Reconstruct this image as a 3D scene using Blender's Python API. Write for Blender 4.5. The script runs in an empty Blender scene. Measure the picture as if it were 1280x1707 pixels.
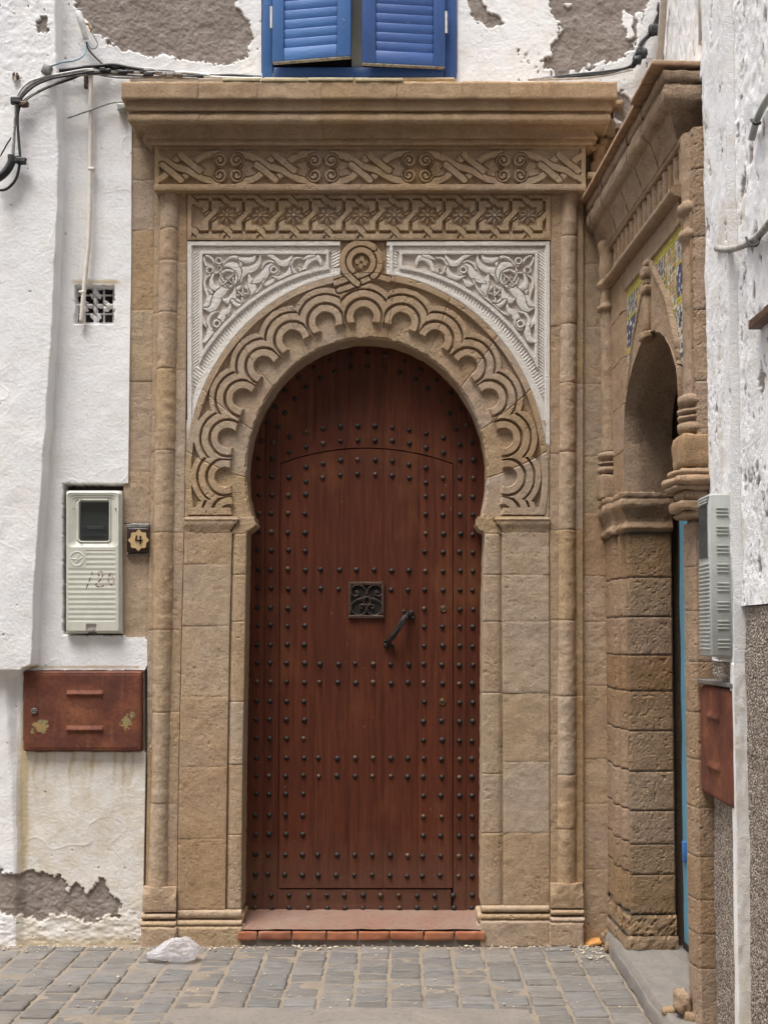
import bpy, math, random
import numpy as np
random.seed(7)
SC = bpy.context.scene
COL = SC.collection
# ---------------------------------------------------------------- camera, sky, sun, exposure
F = 1950.0; CX = 670.0; CY = 958.0; PITCH = math.radians(3.0); EYE = 1.66; DIST = 6.4
cam_d = bpy.data.cameras.new('camera'); cam = bpy.data.objects.new('camera', cam_d); COL.objects.link(cam)
cam.location = (0, -DIST, EYE); cam.rotation_euler = (math.radians(93.0), 0, 0)
cam_d.sensor_fit = 'VERTICAL'; cam_d.sensor_height = 36.0; cam_d.lens = F / 1707.0 * 36.0
cam_d.shift_x = -30.0 / 1707.0; cam_d.shift_y = 104.5 / 1707.0
cam_d.clip_start = 0.05; cam_d.clip_end = 500.0
SC.camera = cam
SUN_EL = math.radians(69); SUN_AZ = math.radians(-38)     # sun high, behind the camera's left shoulder
w = bpy.data.worlds.new('World'); SC.world = w; w.use_nodes = True
wn = w.node_tree; wn.nodes.clear()
sky = wn.nodes.new('ShaderNodeTexSky'); sky.sky_type = 'NISHITA'; sky.sun_disc = False
sky.sun_elevation = SUN_EL; sky.sun_rotation = math.radians(218)
sky.air_density = 1.0; sky.dust_density = 4.0; sky.ozone_density = 1.0
hs = wn.nodes.new('ShaderNodeHueSaturation'); hs.inputs['Saturation'].default_value = 0.22
bg = wn.nodes.new('ShaderNodeBackground'); bg.inputs['Strength'].default_value = 0.115
wo = wn.nodes.new('ShaderNodeOutputWorld')
wn.links.new(sky.outputs[0], hs.inputs['Color']); wn.links.new(hs.outputs[0], bg.inputs[0]); wn.links.new(bg.outputs[0], wo.inputs[0])
sun_d = bpy.data.lights.new('sun', 'SUN'); sun = bpy.data.objects.new('sun', sun_d); COL.objects.link(sun)
sun_d.energy = 1.5; sun_d.angle = math.radians(28); sun_d.color = (1.0, 0.965, 0.91)
sun.rotation_euler = (math.pi / 2 - SUN_EL, 0, SUN_AZ)
SC.view_settings.view_transform = 'Standard'; SC.view_settings.look = 'None'
SC.view_settings.gamma = 1.0; SC.view_settings.use_curve_mapping = False
SC.view_settings.exposure = 1.40

# ---------------------------------------------------------------- helpers: points of the photographed facade in metres
cp, sp = math.cos(PITCH), math.sin(PITCH)
def _ray(px, py):
    xc = (np.asarray(px, float) - CX) / F; yc = (CY - np.asarray(py, float)) / F
    return xc, cp - yc * sp, sp + yc * cp
def P(px, py, Y):                       # the point of the wall plane y = Y that has facade coordinates (px, py)
    px, py, Y = np.broadcast_arrays(np.asarray(px, float), np.asarray(py, float), np.asarray(Y, float))
    dx, dy, dz = _ray(px, py); t = (Y + DIST) / dy
    return np.stack([dx * t, Y + 0 * t, EYE + dz * t], -1)
def G(px, py, z=0.0):                   # the point of the ground (height z)
    dx, dy, dz = _ray(px, py); t = (z - EYE) / dz
    return np.stack([dx * t, -DIST + dy * t, 0 * t + z], -1)
TS = np.array([0.052, -1.0, 0.0]); TS /= np.linalg.norm(TS)
NS = np.array([-1.0, -0.052, 0.0]); NS /= np.linalg.norm(NS)
S0 = np.array([1.118, 0.05, 0.0])
def S(s, z, off=0.0):                   # side doorway: s metres from the inner corner, height z, off metres proud of its face
    s, z, off = np.broadcast_arrays(np.asarray(s, float), np.asarray(z, float), np.asarray(off, float))
    return S0 + s[..., None] * TS + off[..., None] * NS + z[..., None] * np.array([0, 0, 1.0])
def RS(px, py, off=0.0):                # inverse of S
    dx, dy, dz = _ray(px, py)
    d = np.array([float(dx), float(dy), float(dz)]); c = np.array([0, -DIST, EYE])
    t = (off - (c - S0) @ NS) / (d @ NS); p = c + d * t
    return float((p - S0) @ TS), float(p[2])

def _hash(ix, iy, iz, seed):
    with np.errstate(over='ignore'):
        h = (ix.astype(np.uint32) * np.uint32(374761393) + iy.astype(np.uint32) * np.uint32(668265263)
             + iz.astype(np.uint32) * np.uint32(2147483647 - 58) + np.uint32((seed * 974634777) & 0xffffffff))
        h = (h ^ (h >> np.uint32(13))) * np.uint32(1274126177)
        h = (h ^ (h >> np.uint32(16))) * np.uint32(2246822519)
        h = h ^ (h >> np.uint32(13))
    return h.astype(np.float64) / 4294967295.0
def noise2(x, y, seed=0):
    x = np.asarray(x, float) + 5000.0; y = np.asarray(y, float) + 5000.0
    ix = np.floor(x); iy = np.floor(y); fx = x - ix; fy = y - iy
    fx = fx * fx * (3 - 2 * fx); fy = fy * fy * (3 - 2 * fy)
    ix = ix.astype(np.int64); iy = iy.astype(np.int64); z = np.zeros_like(ix)
    a = _hash(ix, iy, z, seed); b = _hash(ix + 1, iy, z, seed); c = _hash(ix, iy + 1, z, seed); d = _hash(ix + 1, iy + 1, z, seed)
    return (a + (b - a) * fx) * (1 - fy) + (c + (d - c) * fx) * fy
def fbm2(x, y, seed=0, oct=4, gain=0.5):
    s = 0; a = 1; t = 0
    for o in range(oct):
        s = s + a * (noise2(np.asarray(x) * 2 ** o, np.asarray(y) * 2 ** o, seed + o * 17) - 0.5); t += a; a *= gain
    return s / t * 2
def noise3(p, seed=0):
    p = np.asarray(p, float) + 500.0
    i = np.floor(p); f = p - i; f = f * f * (3 - 2 * f); i = i.astype(np.int64)
    r = 0
    for dx in (0, 1):
        for dy in (0, 1):
            for dz in (0, 1):
                wgt = (f[..., 0] if dx else 1 - f[..., 0]) * (f[..., 1] if dy else 1 - f[..., 1]) * (f[..., 2] if dz else 1 - f[..., 2])
                r = r + wgt * _hash(i[..., 0] + dx, i[..., 1] + dy, i[..., 2] + dz, seed)
    return r - 0.5
def sstep(a, b, x):
    t = np.clip((x - a) / (b - a + 1e-12), 0, 1); return t * t * (3 - 2 * t)

def tag(o, label=None, cat=None, group=None, kind=None):
    if label: o['label'] = label
    if cat: o['category'] = cat
    if group: o['group'] = group
    if kind: o['kind'] = kind
    return o
def thing(name, loc, label, cat, group=None):
    o = bpy.data.objects.new(name, None); COL.objects.link(o); o.location = tuple(float(v) for v in loc)
    o.empty_display_size = 0.1
    return tag(o, label, cat, group, 'thing')
def wloc(o):
    v = np.zeros(3)
    while o is not None:
        v = v + np.array(o.location); o = o.parent
    return v
def mesh(name, V, faces, smooth=True, attrs=None):
    V = np.ascontiguousarray(V, dtype=np.float32).reshape(-1, 3)
    me = bpy.data.meshes.new(name)
    if isinstance(faces, np.ndarray):
        faces = [faces]
    if len(faces) and not isinstance(faces[0], np.ndarray):
        me.from_pydata([tuple(map(float, v)) for v in V], [], [tuple(map(int, f)) for f in faces])
    else:
        me.vertices.add(len(V)); me.vertices.foreach_set('co', V.ravel())
        loops = np.concatenate([f.ravel() for f in faces]).astype(np.int32)
        cnt = np.concatenate([np.full(len(f), f.shape[1]) for f in faces])
        st = np.concatenate([[0], np.cumsum(cnt)[:-1]]).astype(np.int32)
        me.loops.add(len(loops)); me.loops.foreach_set('vertex_index', loops)
        me.polygons.add(len(cnt)); me.polygons.foreach_set('loop_start', st)
        me.update(calc_edges=True)
    me.polygons.foreach_set('use_smooth', np.full(len(me.polygons), bool(smooth)))
    if attrs:
        for k, a in attrs.items():
            at = me.attributes.new(k, 'FLOAT', 'POINT'); at.data.foreach_set('value', np.asarray(a, dtype=np.float32).ravel())
    me.update()
    return me
def link(name, me, mat=None, parent=None, loc=(0, 0, 0)):
    o = bpy.data.objects.new(name, me); COL.objects.link(o)
    if mat is not None:
        for m in (mat if isinstance(mat, (list, tuple)) else [mat]): me.materials.append(m)
    o.location = tuple(float(v) for v in loc)
    if parent is not None: o.parent = parent
    return o
def part(name, VF, mat, parent=None, smooth=True, attrs=None):       # world-space vertices -> a child whose mesh is local to its thing
    V, Fc = VF
    V = np.asarray(V, float).reshape(-1, 3)
    if parent is not None: V = V - wloc(parent)
    return link(name, mesh(name, V, Fc, smooth, attrs), mat, parent)
def solo(name, VF, mat, label, cat, group=None, smooth=True, attrs=None, kind='thing'):   # a thing that is one mesh; origin at its base
    V, Fc = VF; V = np.asarray(V, float).reshape(-1, 3)
    c = (V.min(0) + V.max(0)) / 2; c[2] = V[:, 2].min()
    o = link(name, mesh(name, V - c, Fc, smooth, attrs), mat, None, c)
    return tag(o, label, cat, group, kind)
def quads(nv, nu, cu=False, cv=False):
    i = np.arange(nv if cv else nv - 1)[:, None]; j = np.arange(nu if cu else nu - 1)[None, :]
    a = i * nu + j; b = i * nu + (j + 1) % nu; c = ((i + 1) % nv) * nu + (j + 1) % nu; d = ((i + 1) % nv) * nu + j
    return np.stack([a, b, c, d], -1).reshape(-1, 4)
def merge(*vfs):
    Vs = []; Q = []; T = []; n = 0
    for V, Fc in vfs:
        V = np.asarray(V, float).reshape(-1, 3); Vs.append(V)
        for f in (Fc if isinstance(Fc, list) else [Fc]):
            f = np.asarray(f); (Q if f.shape[-1] == 4 else T).append(f.reshape(-1, f.shape[-1]) + n)
        n += len(V)
    out = []
    if Q: out.append(np.concatenate(Q))
    if T: out.append(np.concatenate(T))
    return np.concatenate(Vs), out
def sheet(B, h, n, thick=0.05):         # height field h over base points B, out along n, with a skirt back to depth `thick`
    B = np.asarray(B, float); n = np.asarray(n, float); nv, nu = h.shape
    V = B + h[..., None] * n
    if thick <= 0: return V.reshape(-1, 3), quads(nv, nu)
    idx = np.concatenate([np.arange(nu), np.arange(1, nv) * nu + nu - 1, (nv - 1) * nu + np.arange(nu - 2, -1, -1), np.arange(nv - 2, 0, -1) * nu])
    K = len(idx); ring = B.reshape(-1, 3)[idx] - thick * n
    front = V.reshape(-1, 3)[idx]
    VV = np.concatenate([V.reshape(-1, 3), front, ring]); o = nv * nu
    k = np.arange(K); k2 = (k + 1) % K
    sk = np.stack([o + k2, o + k, o + K + k, o + K + k2], -1)
    return VV, [np.concatenate([quads(nv, nu), sk])]
def skirt_attr(a):                      # per-vertex attribute that matches sheet()'s extra rim
    nv, nu = a.shape
    idx = np.concatenate([np.arange(nu), np.arange(1, nv) * nu + nu - 1, (nv - 1) * nu + np.arange(nu - 2, -1, -1), np.arange(nv - 2, 0, -1) * nu])
    f = a.ravel(); return np.concatenate([f, f[idx], f[idx]])
OUT = np.array([0, -1.0, 0])
def line(*yx):                          # an edge of the facade: pairs (row, column)
    ys = [p[0] for p in yx]; xs = [p[1] for p in yx]
    return lambda y: np.interp(y, ys, xs)
def grid(y0, y1, xl, xr, res=2.0):
    fl = xl if callable(xl) else (lambda y: 0 * y + xl); fr = xr if callable(xr) else (lambda y: 0 * y + xr)
    ny = max(2, int(round((y1 - y0) / res)) + 1); ys = np.linspace(y0, y1, ny)
    wmax = np.max(fr(ys) - fl(ys)); nx = max(2, int(round(wmax / res)) + 1); u = np.linspace(0, 1, nx)
    PY = np.repeat(ys[:, None], nx, 1); PX = fl(ys)[:, None] * (1 - u) + fr(ys)[:, None] * u
    return PX, PY
def stone_noise(X, Y, seed=0, k=1.0):
    big = fbm2(X / 26, Y / 26, seed + 3, 3) * 0.0028 + fbm2(X / 7, Y / 7, seed + 5, 3) * 0.0016
    n = noise2(X / 3.1, Y / 3.1, seed + 9); pits = -0.004 * sstep(0.82, 0.93, n) * sstep(-0.05, 0.35, fbm2(X / 70, Y / 70, seed + 34, 2) + (seed % 7) * 0.07 - 0.2) - 0.003 * sstep(0.84, 0.9, noise2(X / 1.9, Y / 1.9, seed + 31)) * sstep(0.15, 0.45, fbm2(X / 60, Y / 60, seed + 33, 2))
    return (big + pits) * k
def block_edge(PX, PY, d=1.6, amp=0.007, seed=0):    # worn arrises: falls away over the last pixels of a block
    nv, nu = PX.shape
    ex = np.minimum(PX - PX[:, :1], PX[:, -1:] - PX); ey = np.minimum(PY - PY[:1], PY[-1:] - PY)
    e = np.minimum(ex, ey) + fbm2(PX / 6, PY / 6, seed + 21, 2) * 1.2
    return -amp * (1 - sstep(0.0, d + 1.2, e))
def stone_block(name, parent, mat, y0, y1, xl, xr, Y, res=2.0, hf=None, seed=None, thick=0.06, edge=0.0016, rough=1.0):
    seed = random.randrange(9999) if seed is None else seed
    PX, PY = grid(y0, y1, xl, xr, res)
    h = stone_noise(PX, PY, seed, rough) + random.uniform(-.0015, .0015) + block_edge(PX, PY, seed=seed, amp=edge)
    if hf is not None: h = h + hf(PX, PY)
    return part(name, sheet(P(PX, PY, Y), h, OUT, thick), mat, parent, smooth=(res > 1.3))
def gnormals(V):
    du = np.gradient(V, axis=1); dv = np.gradient(V, axis=0)
    n = np.cross(du, dv); n /= np.linalg.norm(n, axis=-1, keepdims=True) + 1e-12
    return n
def rough(V, amp=0.002, scale=0.03, seed=0):
    n = gnormals(V)
    d = noise3(V / scale, seed) * 2 * amp + noise3(V / (scale * 0.35), seed + 1) * amp
    return V + n * d[..., None]
def tube(pts, r, seg=8, closed=False):
    pts = np.asarray(pts, float); n = len(pts); r = np.broadcast_to(np.asarray(r, float), (n,))
    t = np.gradient(pts, axis=0)
    if closed: t = np.roll(pts, -1, 0) - np.roll(pts, 1, 0)
    t /= np.linalg.norm(t, axis=1, keepdims=True) + 1e-12
    ref = np.array([0, 0, 1.0]) if abs(t[0, 2]) < 0.9 else np.array([1.0, 0, 0])
    u = np.cross(t[0], ref); u /= np.linalg.norm(u); us = [u]
    for i in range(1, n):
        u = us[-1] - t[i] * (us[-1] @ t[i]); nn = np.linalg.norm(u); us.append(u / nn if nn > 1e-6 else us[-1])
    us = np.array(us); vs = np.cross(t, us)
    a = np.linspace(0, 2 * np.pi, seg, endpoint=False)
    V = pts[:, None] + r[:, None, None] * (np.cos(a)[None, :, None] * us[:, None] + np.sin(a)[None, :, None] * vs[:, None])
    q = quads(n, seg, cu=True, cv=closed)
    if closed: return V.reshape(-1, 3), q
    V = np.concatenate([V.reshape(-1, 3), pts[:1], pts[-1:]]); j = np.arange(seg); k = (j + 1) % seg
    c0 = np.stack([j, k * 0 + n * seg, k], -1)[:, [0, 1, 2]]; c1 = np.stack([(n - 1) * seg + j, (n - 1) * seg + k, k * 0 + n * seg + 1], -1)
    return V, [q, np.concatenate([c0[:, ::-1], c1])]
def smooth_path(pts, n=8):
    pts = np.asarray(pts, float)
    if len(pts) < 3: return np.linspace(pts[0], pts[-1], n)
    e = np.concatenate([[2 * pts[0] - pts[1]], pts, [2 * pts[-1] - pts[-2]]]); out = []
    for i in range(1, len(e) - 2):
        t = np.linspace(0, 1, n, endpoint=False)[:, None]; a, b, c, d = e[i - 1], e[i], e[i + 1], e[i + 2]
        out.append(0.5 * (2 * b + (c - a) * t + (2 * a - 5 * b + 4 * c - d) * t ** 2 + (3 * b - a - 3 * c + d) * t ** 3))
    return np.concatenate(out + [pts[-1:]])
def rbox(c, half, ax=None, bevel=0.004, n=4, amp=0.0, scale=0.03, seed=0):    # rounded, optionally rough box
    half = np.asarray(half, float); ax = np.eye(3) if ax is None else np.asarray(ax, float)
    bevel = min(bevel, half.min() * 0.95); inner = half - bevel
    ns = [max(2, n if not isinstance(n, (tuple, list)) else n[k]) for k in range(3)]
    Vs = []; Fs = []; o = 0
    def lin(h, k):
        t = np.linspace(-1, 1, ns[k] + 1) * (h - bevel); return np.concatenate([[-h], t, [h]])
    for k in range(3):
        i, j = (k + 1) % 3, (k + 2) % 3
        a, b = np.meshgrid(lin(half[i], i), lin(half[j], j), indexing='ij')
        for sg in (-1, 1):
            p = np.zeros(a.shape + (3,)); p[..., i] = a; p[..., j] = b; p[..., k] = sg * half[k]
            q = quads(*a.shape); q = q if sg > 0 else q[:, ::-1]
            Vs.append(p.reshape(-1, 3)); Fs.append(q + o); o += a.size
    V = np.concatenate(Vs); Fq = np.concatenate(Fs)
    key = np.round(V * 1e5).astype(np.int64)
    _, first, inv = np.unique(key, axis=0, return_index=True, return_inverse=True)
    V = V[first]; Fq = inv.reshape(-1)[Fq]
    q = np.clip(V, -inner, inner); d = V - q; d /= np.linalg.norm(d, axis=1, keepdims=True) + 1e-12
    V = q + bevel * d
    W = V @ ax + np.asarray(c, float)
    if amp: W = W + (d @ ax) * ((noise3(W / scale, seed) * 2 + noise3(W / (scale * .37), seed + 1))[:, None] * amp)
    return W, Fq
def box(c, half, ax=None, bevel=0.003): return rbox(c, half, ax, bevel, 1)
def lathe(c, prof, seg=20, a0=0.0, a1=2 * np.pi):       # prof: (radius, z)
    prof = np.asarray(prof, float); full = abs(a1 - a0 - 2 * np.pi) < 1e-6
    a = np.linspace(a0, a1, seg, endpoint=not full)
    V = np.stack([prof[:, :1] * np.cos(a), prof[:, :1] * np.sin(a), np.repeat(prof[:, 1:2], len(a), 1)], -1) + np.asarray(c, float)
    return V.reshape(-1, 3), quads(len(prof), len(a), cu=full)
def strokes(PX, PY, L, top=0.0, low=-0.02, gap=1.3, soft=1.1, h=None, rnd=0.0):
    """carved bands: each stroke (points, half widths) lies over the ones before it, a groove beside it"""
    h = np.full(PX.shape, low) if h is None else h
    for pts, hw in L:
        pts = np.asarray(pts, float); hw = np.broadcast_to(np.asarray(hw, float), (len(pts),)); m = hw.max() + gap + 2
        sel = (PX > pts[:, 0].min() - m) & (PX < pts[:, 0].max() + m) & (PY > pts[:, 1].min() - m) & (PY < pts[:, 1].max() + m)
        if not sel.any(): continue
        x = PX[sel]; y = PY[sel]; best = np.full(x.shape, 1e9)
        for (a, b, wa, wb) in zip(pts[:-1], pts[1:], hw[:-1], hw[1:]):
            d = b - a; L2 = d @ d + 1e-12; t = np.clip(((x - a[0]) * d[0] + (y - a[1]) * d[1]) / L2, 0, 1)
            e = np.hypot(x - a[0] - t * d[0], y - a[1] - t * d[1]) - (wa + (wb - wa) * t)
            best = np.minimum(best, e)
        k = 1 - sstep(-soft * 0.5, soft * 0.5, best)
        g = 1 - sstep(gap - 0.4, gap + 0.5, best)
        hh = h[sel]; hh = hh + (np.minimum(hh, low) - hh) * g
        h[sel] = hh + (top - rnd * sstep(-hw.max(), 0, best) - hh) * k
    return h
def poly_sdf(PX, PY, poly):
    poly = np.asarray(poly, float); d = np.full(PX.shape, 1e9); ins = np.zeros(PX.shape, bool)
    for a, b in zip(poly, np.roll(poly, -1, 0)):
        v = b - a; t = np.clip(((PX - a[0]) * v[0] + (PY - a[1]) * v[1]) / (v @ v + 1e-12), 0, 1)
        d = np.minimum(d, np.hypot(PX - a[0] - t * v[0], PY - a[1] - t * v[1]))
        c = ((a[1] > PY) != (b[1] > PY)); xx = (b[0] - a[0]) * (PY - a[1]) / (b[1] - a[1] + 1e-12) + a[0]
        ins ^= c & (PX < xx)
    return np.where(ins, -d, d)
def prism(poly, depth, n=OUT, bevel=0.0):    # closed planar polygon (world pts) pulled out along n
    poly = np.asarray(poly, float); n = np.asarray(n, float); k = len(poly)
    V = np.concatenate([poly, poly + n * depth]); j = np.arange(k); j2 = (j + 1) % k
    return V, [list(range(k))[::-1], list(range(k, 2 * k))] + [[int(a), int(b), int(b) + k, int(a) + k] for a, b in zip(j, j2)]
# ---------------------------------------------------------------- materials (all procedural)
class NT:
    def __init__(s, name):
        s.m = bpy.data.materials.new(name); s.m.use_nodes = True; s.t = s.m.node_tree; s.t.nodes.clear()
        s.out = s.t.nodes.new('ShaderNodeOutputMaterial'); s.b = s.t.nodes.new('ShaderNodeBsdfPrincipled')
        s.t.links.new(s.b.outputs[0], s.out.inputs[0]); s.pos = s.n('ShaderNodeNewGeometry').outputs['Position']
    def n(s, ty, **kw):
        nd = s.t.nodes.new(ty)
        for k, v in kw.items(): setattr(nd, k, v)
        return nd
    def l(s, a, b): s.t.links.new(a, b)
    def put(s, sock, v):
        if hasattr(v, 'is_output'): s.l(v, sock)
        elif isinstance(v, (tuple, list)) and len(v) == 3 and sock.type == 'RGBA': sock.default_value = (*v, 1)
        else: sock.default_value = v
    def mapping(s, scale):
        mp = s.n('ShaderNodeMapping'); s.l(s.pos, mp.inputs[0]); mp.inputs['Scale'].default_value = scale; return mp.outputs[0]
    def noise(s, scale, detail=4, rough=0.55, vec=None, dist=0.0):
        nd = s.n('ShaderNodeTexNoise'); nd.inputs['Scale'].default_value = scale; nd.inputs['Detail'].default_value = detail
        nd.inputs['Roughness'].default_value = rough; nd.inputs['Distortion'].default_value = dist
        s.l(vec if vec is not None else s.pos, nd.inputs['Vector']); return nd.outputs['Fac']
    def voro(s, scale, out='Distance', feature='F1', vec=None):
        nd = s.n('ShaderNodeTexVoronoi', feature=feature); nd.inputs['Scale'].default_value = scale
        s.l(vec if vec is not None else s.pos, nd.inputs['Vector']); return nd.outputs[out]
    def ramp(s, fac, stops, interp='LINEAR'):
        nd = s.n('ShaderNodeValToRGB'); nd.color_ramp.interpolation = interp; el = nd.color_ramp.elements
        while len(el) > 1: el.remove(el[-1])
        for i, (p, c) in enumerate(stops):
            e = el[0] if i == 0 else el.new(p)
            e.position = p; c = c if isinstance(c, (tuple, list)) else (c, c, c); e.color = (*c[:3], 1)
        s.l(fac, nd.inputs[0]); return nd.outputs[0]
    def mix(s, fac, a, b, blend='MIX'):
        nd = s.n('ShaderNodeMix', data_type='RGBA', blend_type=blend)
        s.put(nd.inputs[0], fac); s.put(nd.inputs[6], a); s.put(nd.inputs[7], b); return nd.outputs[2]
    def math(s, op, a, b=0.0, c=None):
        nd = s.n('ShaderNodeMath', operation=op); s.put(nd.inputs[0], a); s.put(nd.inputs[1], b)
        if c is not None: s.put(nd.inputs[2], c)
        return nd.outputs[0]
    def attr(s, name):
        return s.n('ShaderNodeAttribute', attribute_name=name).outputs['Fac']
    def rand(s): return s.n('ShaderNodeObjectInfo').outputs['Random']
    def hsv(s, col, h=0.5, sa=1.0, v=1.0):
        nd = s.n('ShaderNodeHueSaturation'); s.put(nd.inputs['Hue'], h); s.put(nd.inputs['Saturation'], sa); s.put(nd.inputs['Value'], v)
        s.put(nd.inputs['Color'], col); return nd.outputs[0]
    def bump(s, h, dist=0.003, strength=1.0, prev=None):
        nd = s.n('ShaderNodeBump'); nd.inputs['Distance'].default_value = dist; nd.inputs['Strength'].default_value = strength
        s.l(h, nd.inputs['Height'])
        if prev is not None: s.l(prev, nd.inputs['Normal'])
        return nd.outputs[0]
    def done(s, col=None, rough=0.9, normal=None, metal=0.0, spec=None):
        if col is not None: s.put(s.b.inputs['Base Color'], col)
        s.put(s.b.inputs['Roughness'], rough); s.put(s.b.inputs['Metallic'], metal)
        if spec is not None: s.put(s.b.inputs['Specular IOR Level'], spec)
        if normal is not None: s.l(normal, s.b.inputs['Normal'])
        return s.m

def mat_stone(name, a, b, grey, dark, tint=0.3, greyamt=0.5, pit=0.8, bump=0.0035, greyc=0.52, warm=(0.50, 0.31, 0.14), rv=0.6):
    n = NT(name)
    big = n.noise(2.3, 4, 0.6); mid = n.noise(11, 6, 0.68, None, 0.3); fine = n.noise(95, 4, 0.65); grain = n.noise(420, 2, 0.5)
    r = n.rand(); r2 = n.math('FRACT', n.math('MULTIPLY', r, 7.31)); r3 = n.math('FRACT', n.math('MULTIPLY', r, 23.7))
    sq = lambda v: n.math('ADD', 0.5 - rv / 2, n.math('MULTIPLY', v, rv))
    r, r2, r3 = sq(r), sq(r2), sq(r3)
    col = n.mix(n.ramp(n.math('ADD', n.math('MULTIPLY', big, 0.75), n.math('MULTIPLY', r2, 0.25)), [(0.38, 0.0), (0.62, 1.0)]), a, b)
    col = n.mix(n.math('MULTIPLY', n.ramp(n.math('ADD', n.math('MULTIPLY', r3, 0.5), n.math('MULTIPLY', n.noise(4.3, 4, 0.6), 0.7)), [(0.60, 0.0), (0.95, 1.0)]), 0.38), col, warm)
    col = n.mix(n.math('MULTIPLY', n.ramp(n.math('ADD', n.math('MULTIPLY', r, 0.45), n.math('MULTIPLY', n.noise(3.1, 5, 0.62), 0.8)), [(greyc, 0.0), (greyc + 0.28, 1.0)]), greyamt), col, grey)
    col = n.mix(n.math('MULTIPLY', n.ramp(mid, [(0.47, 0.0), (0.72, 1.0)]), 0.40), col, dark)
    col = n.mix(n.math('MULTIPLY', n.ramp(mid, [(0.28, 1.0), (0.45, 0.0)]), 0.30), col, (min(1, a[0] * 1.3), min(1, a[1] * 1.32), min(1, a[2] * 1.4)))
    col = n.mix(n.math('MULTIPLY', n.ramp(fine, [(0.48, 0.0), (0.72, 1.0)]), 0.50), col, dark)
    col = n.mix(n.math('MULTIPLY', n.ramp(fine, [(0.25, 1.0), (0.45, 0.0)]), 0.30), col, (min(1, a[0] * 1.45), min(1, a[1] * 1.45), min(1, a[2] * 1.5)))
    pits = n.ramp(n.noise(150, 3, 0.6), [(0.61, 0.0), (0.69, 1.0)])
    col = n.mix(n.math('MULTIPLY', pits, pit * 0.7), col, (dark[0] * .4, dark[1] * .4, dark[2] * .4))
    col = n.hsv(col, n.math('ADD', 0.494, n.math('MULTIPLY', r3, 0.012)), n.math('ADD', 0.84, n.math('MULTIPLY', r2, 0.32)), n.math('ADD', 1 - tint * .55, n.math('MULTIPLY', r, tint)))
    hgt = n.math('ADD', n.math('MULTIPLY', fine, 0.9), n.math('ADD', n.math('MULTIPLY', grain, 0.35), n.math('MULTIPLY', pits, -0.7)))
    nm = n.bump(hgt, bump, 0.9)
    return n.done(col, 0.93, nm, spec=0.2)
M = {}
M['stone'] = mat_stone('sandstone', (0.46, 0.337, 0.22), (0.40, 0.282, 0.176), (0.375, 0.297, 0.242), (0.205, 0.14, 0.088), tint=0.18, greyamt=0.62)
M['stone_even'] = mat_stone('cornice_sandstone', (0.435, 0.308, 0.188), (0.375, 0.255, 0.148), (0.345, 0.262, 0.202), (0.165, 0.107, 0.062), tint=0.12, greyamt=0.4, rv=0.3)
M['stone_side'] = mat_stone('side_sandstone', (0.38, 0.262, 0.165), (0.32, 0.217, 0.135), (0.32, 0.248, 0.197), (0.15, 0.095, 0.055), pit=1.0, bump=0.005, tint=0.2, warm=(0.38, 0.235, 0.135))
M['stone_rough'] = mat_stone('rough_sandstone', (0.35, 0.232, 0.138), (0.29, 0.187, 0.108), (0.32, 0.235, 0.18), (0.13, 0.08, 0.044), pit=0.7, bump=0.006, tint=0.3, warm=(0.29, 0.165, 0.085))
M['passage_shade'] = mat_stone('shade_darkened_sandstone', (0.13, 0.085, 0.052), (0.10, 0.064, 0.04), (0.14, 0.10, 0.075), (0.045, 0.028, 0.018), bump=0.006)  # sandstone with the dimness of the passage put into its colour
M['stone_grain'] = mat_stone('speckled_sandstone', (0.31, 0.205, 0.125), (0.24, 0.155, 0.09), (0.42, 0.34, 0.27), (0.10, 0.06, 0.035), pit=1.0, bump=0.007)

def mat_plaster(name, paint, render, stain=(0.50, 0.41, 0.27), rough=0.9, bump=0.003, cool=(0.80, 0.80, 0.82), warm=(0.76, 0.70, 0.63)):
    n = NT(name)
    a = n.noise(1.7, 4, 0.6); b = n.noise(9, 5, 0.65); c = n.noise(60, 4, 0.6); d = n.noise(240, 3, 0.6)
    col = n.mix(n.ramp(a, [(0.35, 0.0), (0.65, 1.0)]), paint, cool)
    col = n.mix(n.math('MULTIPLY', n.ramp(b, [(0.45, 0.0), (0.8, 1.0)]), 0.55), col, warm)
    streak = n.noise(6, 5, 0.7, n.mapping((3.0, 3.0, 0.35)))
    col = n.mix(n.math('MULTIPLY', n.ramp(streak, [(0.55, 0.0), (0.85, 1.0)]), 0.22), col, (0.42, 0.37, 0.31))
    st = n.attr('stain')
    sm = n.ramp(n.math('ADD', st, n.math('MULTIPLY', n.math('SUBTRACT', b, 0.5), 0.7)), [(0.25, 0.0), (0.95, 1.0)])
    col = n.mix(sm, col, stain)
    spots = n.ramp(n.noise(75, 3, 0.5), [(0.71, 0.0), (0.77, 1.0)])
    col = n.mix(n.math('MULTIPLY', spots, 0.5), col, (0.28, 0.22, 0.17))
    rc = n.mix(n.ramp(b, [(0.3, 0.0), (0.7, 1.0)]), render, (render[0] * .66, render[1] * .63, render[2] * .58))
    rc = n.mix(n.math('MULTIPLY', n.ramp(c, [(0.5, 0.0), (0.72, 1.0)]), 0.45), rc, (render[0] * .5, render[1] * .48, render[2] * .46))
    rc = n.mix(n.math('MULTIPLY', n.ramp(n.noise(26, 5, 0.7), [(0.55, 0.0), (0.75, 1.0)]), 0.55), rc, (render[0] * 1.5, render[1] * 1.5, render[2] * 1.5))
    col = n.mix(n.attr('peel'), col, rc)
    hgt = n.math('ADD', n.math('MULTIPLY', c, 0.8), n.math('MULTIPLY', d, 0.5))
    return n.done(col, rough, n.bump(hgt, bump, 0.85), spec=0.25)
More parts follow.
